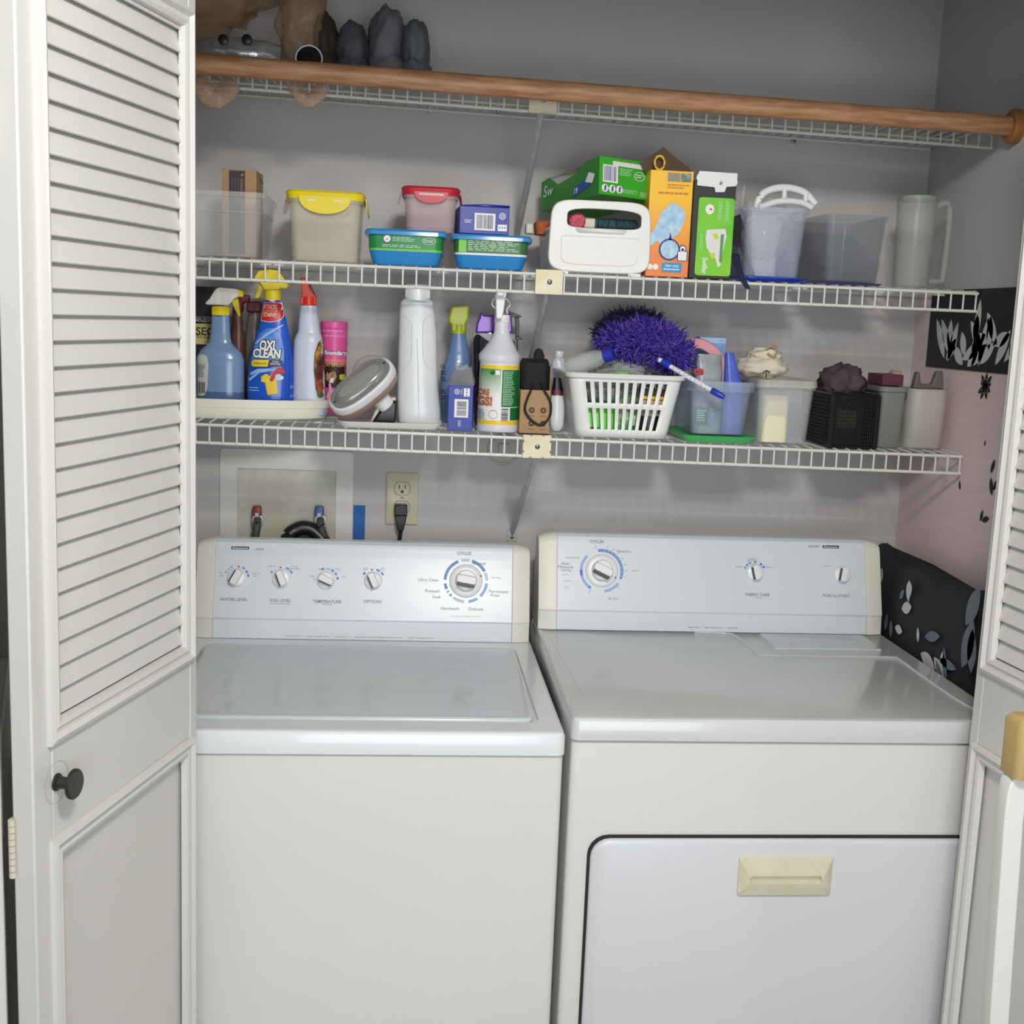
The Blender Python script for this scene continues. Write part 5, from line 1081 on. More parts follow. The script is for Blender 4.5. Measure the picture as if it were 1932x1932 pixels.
mb = MB(); mb.prism([(-.030, .0), (-.026, .0), (-.010, .026), (.004, .042), (.020, .044), (.018, .050), (-.004, .048), (-.018, .030)], -.024, .022, mat('ivory_rim', (214, 206, 190), .4)); mb.build('white_edge', t, bevel=.002)
# blue bottle with lime trigger (behind)
t, loc, fn, L = bottle('spray_bottle', 'blue bottle with lime green trigger behind the opened blue carton', r6([(452, 1060, 1170, 1.0), (600, 1036, 1198), (680, 1012, 1214), (700, 1000, 1215), (770, 975, 1222), (850, 972, 1225), (1190, 972, 1225)]), .68, dl(-.15)+.001, mat('cleaner_blue2', (110, 140, 186), .25, coat=.2), ratio=.6)
lime = mat('lime_trigger', (186, 196, 36), .3)
head(t, loc, [('spray_head', [(1055, 445), (1056, 392), (1035, 370), (1036, 330), (1058, 245), (1196, 240), (1190, 340), (1170, 380), (1168, 452)], lime, -.013, .013, .005)], .68, S6, O6)
mb = MB(); z1, z0_ = at(867, 612, .68).z-loc.z, at(867, 629, .68).z-loc.z; mb.lathe([(z0_, .0155), (z1, .0150)], lime, n=32, cx=L[-1][3]); mb.build('collar', t)
mb = MB(); 
for k, (x, y) in enumerate(((985, 700), (988, 750), (990, 800), (985, 900), (990, 950))): (q, z), = tr([(x, y)], .66, loc, S6, O6); mb.lines(q-.004, q+.008, z-.01, z, 3, .0012, navy, fn, k)
mb.build('label', t, smooth=False)
# opened blue carton standing
cx, W = span(845, 892, 770, .505); z0 = dl(cx)+.0005; H = at(868, 727, .505).z-z0; D = .075
t = thing('blue_carton', 'upright blue carton with barcode and torn grey top on the lowest shelf', 'box', (cx, .505, z0), group='blue dryer-sheet cartons', rz=radians(-4))
mb = MB(); inner = mat('carton_inner_grey', (164, 164, 170), .8, var=.08, scale=50); mb.box((-W/2, 0, 0), (W/2, D, H), bluec); mb.build('carton', t, bevel=.001)
mb = MB(); V = [(-W*.5, .001, H), (W*.5, .001, H), (W*.5, D, H+.012), (W*.36, D, H+.036), (W*.30, D*.9, H+.030), (W*.18, D, H+.038), (0, D*.9, H+.034), (-W*.2, D*.95, H+.024), (-W*.3, D, H+.03), (-W*.5, D, H+.008)]
mb.add(V, [tuple(range(len(V)))], inner); mb.add([(W*.5, .001, H), (W*.5, D, H), (W*.5, D, H+.012), (W*.54, D*.5, H+.004)], [(0, 1, 2, 3)], inner); mb.add([(-W*.5, .001, H), (-W*.62, D*.4, H-.004), (-W*.5, D, H+.008)], [(0, 1, 2)], inner); mb.build('torn_flaps', t, solid=.0012, smooth=False, label='torn grey inner flaps')
mb = MB(); mb.rect(-W*.24, H*.30, W*.32, H*.70, -.0006, whiteink); mb.bars(-W*.14, W*.24, H*.34, H*.66, 15, -.001, MATS['ink_navy'], vert=False)
mb.rect(W*.12, H*.76, W*.36, H*.94, -.0006, whiteink); 
for k in range(3): mb.disc(W*.24, H*(.79+k*.06), .0014, -.001, bluec)
mb.disc(-W*.15, H*.86, .0052, -.0006, whiteink, hole=.004); mb.disc(-W*.15, H*.86, .0024, -.0006, whiteink, hole=.0014); mb.lines(W*.0, W*.08, H*.80, H*.92, 6, -.0006, whiteink); mb.lines(-W*.08, W*.06, H*.10, H*.24, 6, -.0006, whiteink)
mb.build('label_print', t, smooth=False)
# purple-capped dark bottle (behind white bug spray)
t, loc, fn, L = bottle('dark_detergent_bottle', 'dark bottle with shiny purple cap behind the bug spray bottle', r6([(450, 1245, 1520), (470, 1236, 1530), (520, 1226, 1560), (700, 1226, 1570), (900, 1230, 1570), (1190, 1235, 1565)]), .62, dl(-.1)+.001, mat('dark_liquid', (26, 24, 32), .15, coat=.5), ratio=.55, n=2.8)
mb = MB(); purp = mat('purple_cap', (108, 40, 168), .2, .1, coat=.4); P = tr([(1246, 452), (1254, 380), (1275, 330), (1286, 285), (1308, 312), (1360, 316), (1405, 305), (1460, 316), (1500, 312), (1520, 288), (1528, 340), (1535, 452)], .62, loc, S6, O6); mb.prism(P, -.022, .022, purp); mb.build('cap', t, bevel=.006, seg=3)
mb = MB(); z0_, z1 = at(930, 646, .62).z-loc.z, at(930, 629, .62).z-loc.z; _, aa, bb, cc = fn.ab(z0_); mb.rings([[(cc+(aa+.0006)*cos(q), (bb+.0006)*sin(q), z) for q in [2*pi*j/36 for j in range(36)]] for z in (z0_, (z0_+z1)/2, z1)], mat('clear_shoulder', (186, 186, 192), .2), False, False); mb.build('shoulder_band', t)
# black stand behind
t = thing('black_stand', 'black plastic stand with flat wings behind the bug spray bottle', 'stand', (at(970, 650, .70).x, .70, dl(0)+.001)); L0 = Vector(t.location)
def px3(P, Y=.70): return [((at(x/6.44+880, y/6.44+540, Y)-L0).x, (at(x/6.44+880, y/6.44+540, Y)-L0).z) for x, y in P]
mb = MB(); sbk = MATS['satin_black']; mb.prism(px3([(515, 305), (560, 320), (662, 362), (655, 380), (530, 375)]), -.012, .012, sbk); mb.prism(px3([(590, 375), (635, 378), (640, 470), (630, 610), (600, 610), (595, 450)]), -.006, .006, sbk); mb.prism(px3([(590, 610), (640, 610), (678, 636), (670, 650), (590, 648)]), -.012, .012, sbk); mb.prism(px3([(612, 650), (622, 650), (622, 1660), (612, 1660)]), -.004, .004, sbk); mb.build('stand_body', t, bevel=.001)
# white bug spray bottle
S8, O8 = 4.2, (600, 520)
t, loc, fn, L = bottle('bug_spray_bottle', 'white spray bottle with green label reading GS! and white trigger', r6([(370, 1402, 1515, 1.0), (380, 1398, 1516, 1.0), (450, 1393, 1520, 1.0), (490, 1375, 1535, 1.0), (540, 1345, 1556, 1.0), (590, 1305, 1580, 1.0), (625, 1278, 1600, 1.0), (640, 1274, 1604, 1.0), (670, 1276, 1603, 1.0), (690, 1283, 1600, 1.0), (705, 1283, 1599, 1.0), (950, 1268, 1594, 1.0), (1180, 1256, 1588, 1.0), (1200, 1250, 1588, 1.0), (1225, 1256, 1586, 1.0), (1244, 1270, 1574, 1.0)]), .545, dl(-.08)+.0005, mat('bugspray_white', (218, 220, 230), .3), ratio=1.0, n=2)
fr_ = .545-.04
def T6(P, Y=.505): return tr(P, Y, loc, S6, O6)
mb = MB(); yel = mat('label_yellow', (244, 206, 50), .4)
def inside_(z, k0=-.999, k1=.999):
    _, a, b, c = fn.ab(z); return (c+a*k0, c+a*k1)
def band(py0, py1, mt, off, k0=-.97, k1=.97):
    z0_ = T6([(1430, py1)])[0][1]; z1 = T6([(1430, py0)])[0][1]; mb.rect(0, z0_, 1, z1, off, mt, fn, n=16, inside=lambda z: inside_(z, k0, k1))
band(708, 1190, whiteink, .0004, -.97, .97)
lgm = bpy.data.materials.new('label_green_fade'); lgm.use_nodes = True; nt = lgm.node_tree; b_ = nt.nodes['Principled BSDF']; tc = nt.nodes.new('ShaderNodeTexCoord'); sp_ = nt.nodes.new('ShaderNodeSeparateXYZ'); mr = nt.nodes.new('ShaderNodeMapRange'); cr = nt.nodes.new('ShaderNodeValToRGB')
zA, zB = T6([(1430, 960)])[0][1], T6([(1430, 740)])[0][1]
nt.links.new(tc.outputs['Object'], sp_.inputs[0]); nt.links.new(sp_.outputs[2], mr.inputs[0]); mr.inputs[1].default_value = zA; mr.inputs[2].default_value = zB; nt.links.new(mr.outputs[0], cr.inputs[0]); nt.links.new(cr.outputs[0], b_.inputs['Base Color']); cr.color_ramp.elements[0].color = lin((240, 240, 236)); cr.color_ramp.elements[1].color = lin((74, 150, 84)); b_.inputs['Roughness'].default_value = .45
band(740, 960, lgm, .0010, -.97, .0); band(712, 742, yel, .0012, -.97, .97); band(1150, 1182, yel, .0012, -.97, .97)
dg = mat('label_dark_green', (28, 116, 62), .4); band(746, 1040, dg, .0010, .06, .95); band(1046, 1146, dg, .0010, .50, .95)
def lab(s, x, y, h, w_, mt, off, bold=0, sh=0): (q, z), = T6([(x, y)]); k = 1/(S6*955); mb.text(s, q, z, h*k, off, mt, wid=w_*k, bold=bold, shear=sh, fn=fn)
orr = mat('bugs_orange', (196, 110, 70), .5)
lab('ORE', 1318, 925, 52, 82, orr, .0022, .05); lab('GS!', 1325, 995, 74, 110, orr, .0022, .05)
(a, z0_), (b, z1) = T6([(1462, 1030), (1570, 760)]); mb.lines(a, b, z0_, z1, 20, .0018, MATS['pale_green_ink'], fn, 12)
(a, z0_), (b, z1) = T6([(1445, 1150), (1512, 1052)]); mb.bars(a+.001, b-.001, z0_, z1, 8, .0018, blackink, fn, vert=False)
(a, z0_), (b, z1) = T6([(1265, 1140), (1330, 1060)]); mb.lines(a, b, z0_, z1, 6, .0014, greyp, fn, 2)
(q, z), = T6([(1388, 1100)]); mb.disc(q, z, .0085, .0018, orr, fn, hole=.0078, n=24); (q, z), = T6([(1385, 770)]); mb.disc(q, z, .005, .0022, MATS['label_dark_green'], fn, n=14, rz=.0042); mb.rect(q+.005, z-.004, q+.014, z+.005, .0018, whiteink, fn, n=3)
mb.build('label', t, smooth=False)
q = L[-1][3]; mb = MB(); z1, z0_ = at(947, 594, .545).z-loc.z, at(947, 609, .545).z-loc.z; mb.lathe([(z0_, .0152), (z0_+.001, .0158), (z1, .0153)], whitep, n=36, cx=q); mb.lathe([(z0_-.003, .0148), (z0_-.001, .0150)], whitep, n=36, cx=q); mb.build('collar', t)
mb = MB(); mb.prism(T6([(1408, 340), (1405, 180), (1398, 165), (1415, 118), (1425, 112), (1485, 116), (1496, 122), (1486, 160), (1480, 190), (1470, 260), (1455, 345)], .53), -.030, .008, whitep)
mb.M = Matrix.Translation((T6([(1440, 147)], .53)[0][0], -.030, T6([(1440, 147)], .53)[0][1])) @ Matrix.Rotation(pi/2, 4, 'X'); mb.lathe([(-.002, .0082), (.006, .0078), (.007, .006)], whitep, n=24); mb.build('trigger_head', t, bevel=.002)
mb = MB()
for P in ([(1412, 170), (1385, 205), (1383, 235), (1410, 265), (1412, 310)], [(1482, 175), (1505, 195), (1525, 225), (1515, 245), (1498, 270), (1505, 305)]): mb.tube(tsmooth([(x, -.008, z) for x, z in T6(P, .53)], 5), .0013, whitep, n=8)
mb.build('wire_guard', t)
# kraft box with black case and cord
cx, W = span(981, 1037, 778, .50); z0 = dl(cx)+.0006; H = at(1010, 736, .50).z-z0; D = .07; Hs = at(1038, 690, .54).z-z0
t = thing('kraft_gift_box', 'brown kraft box with hexagon icons in front of the lowest shelf clip', 'box', (cx, .50, z0))
mb = MB(); mb.box((-W/2, 0, 0), (W/2, .002, H), kraft); mb.box((-W/2, D-.002, 0), (W/2, D, Hs), kraft); mb.box((-W/2, .002, 0), (-W/2+.0015, D-.002, H), kraft); mb.box((W/2-.0015, .002, 0), (W/2, D-.002, Hs), kraft); mb.box((-W/2, 0, 0), (W/2, D, .002), kraft); mb.build('carton', t, smooth=False)
mb = MB(); ic = mat('icon_brown', (60, 40, 28), .6)
for x, z in ((-.14, .47), (.25, .47), (-.14, .17), (.25, .17)):
    X, Z = x*W+.002, (z+.08)*H; mb.poly([(X+.0062*cos(k*pi/3+pi/6*0), Z+.0062*sin(k*pi/3)) for k in range(6)], -.0006, ic); mb.disc(X, Z, .0022, -.001, kraft, n=10); mb.lines(X-.006, X+.006, Z-.013, Z-.010, 1, -.0006, kraftd)
mb.build('icon_print', t, smooth=False)
t = thing('black_case', 'black pouch with cord loop standing inside the kraft box', 'pouch', (cx, .502+.004, z0+.003)); zc_ = at(1010, 677, .53).z-z0-.003
mb = MB(); vel = mat('black_fabric', (20, 19, 20), .8, bump=.3, scale=90); mb.rr([(0, W*.92, .055, .012, 0, .034), (zc_*.7, W*.95, .058, .014, 0, .034), (zc_*.95, W*.96, .05, .016, 0, .034), (zc_, W*.85, .03, .012, 0, .034)], vel); mb.build('pouch_body', t)
mb = MB(); P = [(x, z) for x, z in tr([(1712, 690), (1715, 620), (1730, 585), (1752, 575), (1775, 588), (1790, 630), (1795, 690)], .545, t.location, S6, O6)]; mb.prism(P, .03, .05, vel); mb.build('rounded_tab', t, smooth=False)
mb = MB(); P = tr([(1690, 905), (1660, 970), (1640, 1040), (1648, 1090), (1690, 1145), (1750, 1182), (1800, 1165), (1838, 1110), (1846, 1040), (1835, 985), (1790, 905)], .495, t.location, S6, O6)
mb.tube([(P[0][0]+.004, .004, P[0][1]+.012)]+[Vector(p) for p in tsmooth([(x, -.011, z) for x, z in P], 4)]+[(P[-1][0]-.004, .004, P[-1][1]+.012)], .0024, mat('cord_brown_black', (34, 22, 20), .6), n=8); mb.build('cord_loop', t)
# white bottles right of the kraft box
t, loc, fn, L = bottle('white_jar', 'white oval bottle with maroon band between kraft box and laundry basket', [(745, 1040, 1063), (770, 1037, 1065), (800, 1038, 1063), (811, 1042, 1058)], .59, dl(.01)+.001, wm2, ratio=.7)
mb = MB(); z1 = L[-1][0]; mb.rr([(z1-.001, L[-1][1]*2.0, L[-1][2]*2, .01, L[-1][3]), (z1+.010, L[-1][1]*1.9, L[-1][2]*1.9, .01, L[-1][3])], mat('maroon_band', (112, 24, 44), .4)); mb.rr([(z1+.010, L[-1][1]*1.9, L[-1][2]*1.9, .01, L[-1][3]), (z1+.034, L[-1][1]*1.2, L[-1][2]*1.4, .006, L[-1][3]-.002)], blackp); mb.build('cap', t)
t, loc, fn, L = bottle('white_bottle', 'white bottle with screw cap behind left rim of the laundry basket', [(674, 1047, 1063, 1.0), (680, 1043, 1067), (692, 1040, 1074), (720, 1040, 1076), (800, 1042, 1076)], .70, dl(.03)+.001, mat('lilac_white', (222, 222, 236), .3), ratio=.6)
mb = MB(); z0_ = L[-1][0]; mb.lathe([(z0_, .0098), (z0_+.001, .0102), (z0_+.012, .0098), (z0_+.013, .009)], whitep, n=28, cx=L[-1][3]); mb.build('screw_cap', t)
# laundry basket
Yb = .485
xa, xb = at(1072, 705, Yb).x, at(1293, 715, Yb).x; wt2 = xb-xa; ya, yb_ = at(1090, 830, Yb).x, at(1261, 834, Yb).x; wb2 = yb_-ya; cx = (xa+xb)/2; z0 = dl(cx)+.0015; H = at(1180, 706, Yb).z-z0
t = thing('laundry_basket', 'white slotted plastic basket full of cleaning supplies on the lowest shelf', 'basket', (cx, Yb, z0)); wbm = mat('basket_white', (236, 236, 236), .35)
Db, Dt = .215, .245
mb = MB(); slotted(mb, wb2, Db, wt2*.975, Dt, H*.965, .02, {0: (10, .03), 2: (10, .03), 1: (11, .05), 3: (11, .05)}, [.0, .13, .475, .56, .90, 1.0], wbm, Dt/2); 
# slots are a little off-centre to the right on the front, like the real basket
mb.build('basket_sides', t, solid=.0024)
mb = MB(); mb.rr([(0, wb2-.008, Db-.008, .018, 0, Dt/2), (.003, wb2, Db, .02, 0, Dt/2)], wbm); mb.build('basket_floor', t)
mb = MB(); mb.rr([(H*.955, wt2*.975, Dt, .022, 0, Dt/2), (H*.93, wt2+.006, Dt+.014, .026, 0, Dt/2), (H*.985, wt2+.010, Dt+.020, .028, 0, Dt/2), (H, wt2+.006, Dt+.016, .026, 0, Dt/2), (H*.995, wt2*.97, Dt-.004, .022, 0, Dt/2), (H*.955, wt2*.965, Dt-.006, .02, 0, Dt/2)], wbm, False, False); mb.build('rim', t, ang=40)
BX, BZ = cx, z0
def inb(name, label, cat_, x, y, z, **k): return thing(name, label, cat_, (BX+x, Yb+y, BZ+z), **k)
t = inb('green_bottle', 'bright green bottle seen through the left slots of the laundry basket', 'bottle', -.045, .045, .004)
mb = MB(); lgp = mat('lime_green_plastic', (96, 214, 60), .35, c2=(120, 232, 80), scale=20); mb.rr([(0, .066, .03, .012), (.05, .068, .032, .014), (.056, .055, .026, .01)], lgp); mb.build('bottle_body', t)
mb = MB(); mb.box((-.036, -.017, .002), (.0, -.0165, .014), mat('dark_green_print', (36, 66, 44), .5)); mb.build('dark_print', t)
t = inb('green_bag', 'clear crinkled bag with green pieces in the middle of the laundry basket', 'bag', .008, .05, .004)
mb = MB(); blob(mb, (0, 0, .036), (.028, .026, .036), mat('green_crinkle', (104, 190, 96), .3, c2=(150, 170, 150), scale=60), amp=.16, fr=4, seed=5, n=34, m_=22); mb.build('bag_body', t)
t = inb('grey_bag', 'grey clear bag in the upper left of the laundry basket', 'bag', -.03, .06, .066)
mb = MB(); blob(mb, (0, 0, .028), (.06, .03, .034), mat('grey_crinkle', (160, 164, 160), .3, c2=(120, 128, 122), scale=50), amp=.14, fr=4, seed=6, n=40, m_=22); mb.build('bag_body', t)
t = inb('black_bottle', 'black bottle with gold and dark label seen through right slots of laundry basket', 'bottle', .058, .05, .004)
mb = MB(); mb.lathe([(0, .027), (.05, .027), (.056, .02)], MATS['satin_black'], n=28); mb.build('bottle_body', t)
mb = MB(); mb.lathe([(.040, .0275), (.052, .0275)], mat('grey_band', (150, 146, 140), .5), n=28); mb.build('grey_band', t)
t = inb('printed_pouch', 'dark pouch with white letters and yellow stripes at right of the laundry basket', 'pouch', .068, .045, .066)
mb = MB(); mb.box((-.032, -.012, 0), (.024, .012, .052), mat('pouch_olive', (56, 52, 40), .4)); mb.build('pouch_body', t, bevel=.004)
mb = MB(); mb.rect(-.03, .010, .022, .016, -.0126, yel); mb.rect(-.03, .0, .022, .008, -.0126, mat('peach_ink', (224, 180, 120), .5)); mb.text('CREE', -.004, .036, .010, -.0126, whiteink, wid=.044); mb.build('pouch_print', t, smooth=False)
# tall crinkled bag over rim
t = inb('crinkled_bag', 'clear crinkled bag bulging above the laundry basket rim under the duster', 'bag', .0, .10, H-.03)
mb = MB(); blob(mb, (0, 0, .022), (.06, .04, .030), milky('bag_film_grey', (232, 234, 234), .35, .1), amp=.2, fr=4, seed=16, n=40, m_=22); mb.build('bag_body', t)
t = inb('green_jar', 'pale green jar top peeking over the rim of the laundry basket', 'jar', .0, .055, H-.020)
mb = MB(); mb.lathe([(0, .018), (.020, .018), (.023, .015)], mat('pale_green', (150, 206, 120), .4), n=28); mb.build('jar_top', t)
# clear bottle lying across the left rim
a = at(1068, 694, .56); b = at(1140, 672, .53); u = (b-a).normalized(); Ln = (b-a).length
t = thing('clear_bottle', 'clear bottle with blue collar lying on the left rim of laundry basket', 'bottle', a); t.rotation_euler = u.to_track_quat('Z', 'Y').to_euler()
cb2 = milky('clear_bottle_plastic', (232, 236, 234), .3, .08)
mb = MB(); mb.lathe([(0, .010), (.002, .014), (.010, .0185), (Ln*.5, .0195), (Ln*.8, .0175), (Ln, .012)], cb2, n=32); mb.build('bottle_body', t)
mb = MB(); mb.lathe([(.008, .015), (Ln*.5, .0165), (Ln*.75, .014)], milky('liquid', (226, 234, 224), .2, .1), n=24); mb.build('liquid', t)
mb = MB(); mb.lathe([(Ln-.001, .0125), (Ln, .0138), (Ln+.018, .0138), (Ln+.020, .011)], mat('collar_blue', (40, 52, 170), .35), n=28); mb.build('blue_collar', t)
# chenille duster
S9, O9 = 4.6, (1020, 560)
c0 = at(1185, 650, .57); t = thing('chenille_duster', 'fluffy purple duster with dotted white handle lying on the laundry basket', 'duster', c0)
rg = random.Random(11); pm = [mat('chenille_purple', (84, 62, 176), .7), mat('chenille_violet', (120, 92, 196), .7), mat('chenille_indigo', (50, 34, 138), .7)]
pd = [mat('chenille_shade', (52, 36, 84), .8), mat('chenille_deep_shade', (34, 26, 54), .8)]  # same purple chenille, with the shade of its unlit back put into the colour
def fluff(mb, pts, n, mats_, Ls, rad):
    for _ in range(n):
        i = rg.random()*(len(pts)-1); k = int(i); f = i-k; c = Vector(pts[k][0]).lerp(Vector(pts[k+1][0]), f); R_ = pts[k][1]+(pts[k+1][1]-pts[k][1])*f
        d = Vector((rg.gauss(0, 1), rg.gauss(0, 1), rg.gauss(0, 1))).normalized(); s = c+d*R_*.82
        e = s+d*Ls*(.5+.6*rg.random())+Vector((rg.gauss(0, 1), rg.gauss(0, 1), rg.gauss(0, 1)))*Ls*.28; m = (s+e)/2+Vector((rg.gauss(0, 1), rg.gauss(0, 1), rg.gauss(0, 1)))*Ls*.12
        mb.tube([s, m, e], [rad, rad*1.15, rad*.5], rg.choice(mats_), n=4)
def wpts(P, Y0): return [(at(x, y, Y)-c0, r) for x, y, Y, r in P]
fp_ = wpts([(1148, 648, .60, .028), (1180, 643, .585, .037), (1220, 640, .57, .042), (1255, 655, .56, .044), (1277, 672, .55, .034)], 0)
fb_ = wpts([(1135, 632, .66, .022), (1165, 610, .66, .024), (1200, 605, .66, .026), (1235, 612, .65, .022)], 0)
mb = MB(); 
for c, r in fp_: blob(mb, c, (r*.86,)*3, pm[2], amp=.05, n=16, m_=10)
fluff(mb, fp_, 3400, pm, .017, .00105); 
o = mb.build('duster_head', t, smooth=False); 
mb = MB()
for c, r in fb_: blob(mb, c, (r*.86,)*3, pd[1], amp=.05, n=16, m_=10)
fluff(mb, fb_, 1500, pd, .013, .001); mb.build('duster_tail', t, smooth=False, label='dark shaded chenille lobe')
ha, hb_ = at(1266, 692, .50)-c0, at(1345, 738, .455)-c0; hc_ = at(1367, 750, .445)-c0
dots = bpy.data.materials.new('dotted_white'); dots.use_nodes = True; nt = dots.node_tree; b_ = nt.nodes['Principled BSDF']; tc = nt.nodes.new('ShaderNodeTexCoord'); vo = nt.nodes.new('ShaderNodeTexVoronoi'); vo.inputs['Scale'].default_value = 260; vo.inputs['Randomness'].default_value = .15; cr = nt.nodes.new('ShaderNodeValToRGB'); nt.links.new(tc.outputs['Object'], vo.inputs[0]); nt.links.new(vo.outputs[0], cr.inputs[0]); nt.links.new(cr.outputs[0], b_.inputs['Base Color']); cr.color_ramp.elements[0].color = lin((110, 104, 170)); cr.color_ramp.elements[0].position = .25; cr.color_ramp.elements[1].color = lin((236, 236, 244)); cr.color_ramp.elements[1].position = .38
mb = MB(); mb.tube([ha+(ha-hb_)*.3, ha, hb_], .0048, dots, n=16); mb.build('handle', t, label='white handle with small dots')
mb = MB(); mb.tube([hb_-(hc_-hb_)*.15, hb_, hb_+(hc_-hb_)*.7, hc_], [.0052, .0066, .0058, .004], mat('tip_blue', (34, 54, 180), .3), n=16); mb.tube([ha+(ha-hb_)*.22, ha+(ha-hb_)*.02], .0075, MATS['tip_blue'], n=16); mb.build('blue_tip', t, label='blue end cap')
# clear bin on green lid
Yc = .50; xa, xb = at(1300, 728, Yc).x, at(1427, 732, Yc).x; W = xb-xa; cx = (xa+xb)/2; z0 = dl(cx)+.001; H = at(1360, 718, Yc).z-z0
t = thing('clear_storage_bin', 'clear bluish bin on a green lid, right of the laundry basket', 'storage bin', (cx, Yc-.012, z0)); bl2 = milky('bluish_clear2', (206, 220, 240), .2, .15)
mb = MB(); open_bin(mb, W*.80, .17, W*.92, .19, H-.014, .014, bl2, rim=.006); mb.v = [v+Vector((0, .012, .012)) for v in mb.v]; mb.rr([(H-.022, W*.92+.013, .203, .02, 0, .107), (H-.003, W*.92+.013, .203, .02, 0, .107)], bl2, False, False); mb.build('bin_body', t, ang=50)
gl = mat('lid_green', (74, 186, 104), .3)
mb = MB(); mb.rr([(.010, W*.84, .18, .02, 0, .107), (.0115, W*.84, .18, .02, 0, .107), (.0125, W*1.10, .225, .026, 0, .107), (.0105, W*1.12, .23, .026, 0, .107), (.0005, W*1.04, .215, .022, 0, .107), (.0005, W*.9, .19, .022, 0, .107)], gl); mb.build('lid', t, label='green lid turned under the bin', ang=40)
BX, BZ, Yb = cx, z0+.014, Yc
t = inb('grey_supply_bag', 'grey plastic supply bag with red letters sticking out of green-lidded bin', 'bag', -.018, .05, .0)
mb = MB(); gb = mat('grey_bag_plastic', (168, 174, 178), .3, c2=(130, 138, 142), scale=30, bump=.3); hh = at(1335, 668, .56).z-BZ
mb.rr([(0, .055, .05, .015), (hh*.4, .060, .05, .02), (hh*.8, .055, .03, .012), (hh, .048, .008, .003)], gb); mb.build('bag_body', t)
mb = MB(); (q, z), = tr([(1372, 648)], .53, t.location, S9, O9); mb.text('ce', q, z, .012, -.021, mat('ink_red', (196, 40, 50), .5), bold=.04); mb.rect(-.028, .018, -.002, .052, -.0285, mat('green_tag', (60, 120, 96), .5)); mb.lines(-.025, -.006, .024, .048, 5, -.0289, whiteink); mb.bars(.001, .010, .018, .052, 12, -.0285, MATS['swirl_white'], vert=False); mb.build('bag_print', t, smooth=False)
t = thing('pink_curved_band', 'pink curved foam band arching out of green-lidded bin beside the duster', 'band', at(1310, 645, .57)); L0 = Vector(t.location)
P = tsmooth([at(x, y, Y)-L0 for x, y, Y in ((1302, 648, .575), (1325, 650, .57), (1350, 668, .565), (1363, 695, .56), (1366, 725, .555), (1364, 770, .555))], 6); R = []
for i, p in enumerate(P):
    tt = (P[min(i+1, len(P)-1)]-P[max(i-1, 0)]).normalized(); n_ = Vector((-tt.z, 0, tt.x)); w_ = .0095; R.append([p+n_*w_*sx+Vector((0, sy*.008, 0)) for sx, sy in ((-1, -1), (1, -1), (1.15, 0), (1, 1), (-1, 1), (-1.15, 0))])
mb = MB(); mb.rings(R, mat('pink_foam', (218, 150, 162), .6)); mb.build('band_body', t, bevel=.002)
t = thing('light_blue_box', 'light blue box standing behind the pink band in green-lidded bin', 'box', (at(1345, 650, .62).x, .62, BZ)); hh = at(1345, 636, .62).z-BZ
mb = MB(); mb.box((-.028, 0, 0), (.028, .04, hh), mat('pale_blue_card', (136, 176, 224), .45, c2=(112, 156, 214), scale=12)); mb.build('carton', t, bevel=.001, smooth=False)
mb = MB(); mb.rect(-.026, hh-.012, .026, hh-.002, -.0006, mat('pale_blue_strip', (176, 204, 236), .45)); mb.text('CCC', .018, hh-.007, .004, -.001, MATS['collar_blue']); mb.build('carton_print', t, smooth=False)
t = inb('blue_pouch', 'blue pouch inside the right half of green-lidded bin', 'pouch', .032, .05, .0)
mb = MB(); hh = at(1385, 665, .57).z-BZ; mb.rr([(0, .040, .05, .012), (hh*.6, .038, .045, .012), (hh, .016, .012, .005, -.010)], mat('royal_blue_film', (64, 84, 190), .35, c2=(90, 118, 214), scale=30)); mb.build('pouch_body', t)
# cream bin with cloth on top
Yc = .505; xa, xb = at(1432, 735, Yc).x, at(1541, 738, Yc).x; W = xb-xa; cx = (xa+xb)/2; z0 = dl(cx)+.001; H = at(1485, 718, Yc).z-z0
t = thing('clear_storage_bin', 'translucent bin filled with cream powder, right of green-lidded bin', 'storage bin', (cx, Yc, z0)); fr2 = milky('frosty_clear', (226, 228, 232), .30, .25)
mb = MB(); open_bin(mb, W*.88, .18, W*.97, .20, H-.008, .016, fr2, rim=.004); mb.build('bin_body', t, ang=50)
mb = MB(); mb.rr([(H-.014, W+.004, .214, .02, 0, .1), (H, W+.002, .212, .02, 0, .1), (H+.002, W*.9, .19, .02, 0, .1)], milky('frosty_lid', (222, 218, 206), .5, .3)); mb.build('lid', t)
BX, BZ, Yb = cx, z0+.004, Yc
t = inb('cream_packet', 'cream coloured packet inside the translucent bin', 'packet', -.018, .03, .0)
mb = MB(); mb.rr([(0, .052, .05, .01), (H*.72, .054, .05, .01), (H*.74, .05, .04, .01)], mat('cream_powder', (236, 228, 196), .6)); mb.build('packet_body', t)
a = at(1440, 700, .56); t = thing('folded_cloth_bag', 'off-white folded cotton bag lying on bins at the right of lowest shelf', 'bag', (a.x, .58, z0+H+.004)); ct = mat('cotton_cream', (226, 216, 196), .85, var=.08, scale=30, bump=.4)
mb = MB(); blob(mb, (0, 0, .018), (.052, .05, .024), ct, amp=.10, fr=2.2, seed=31, n=44, m_=26); blob(mb, (.004, -.004, .042), (.034, .035, .016), ct, amp=.14, fr=2.6, seed=33, n=40, m_=22); mb.build('cloth_body', t, ang=180)
mb = MB(); mb.tube(tsmooth([(.0, -.034, .056), (.012, -.036, .066), (.020, -.03, .052), (.014, -.04, .04), (.0, -.044, .046)], 5), .0024, mat('tan_seam', (186, 150, 120), .8), n=8); mb.build('seam', t)
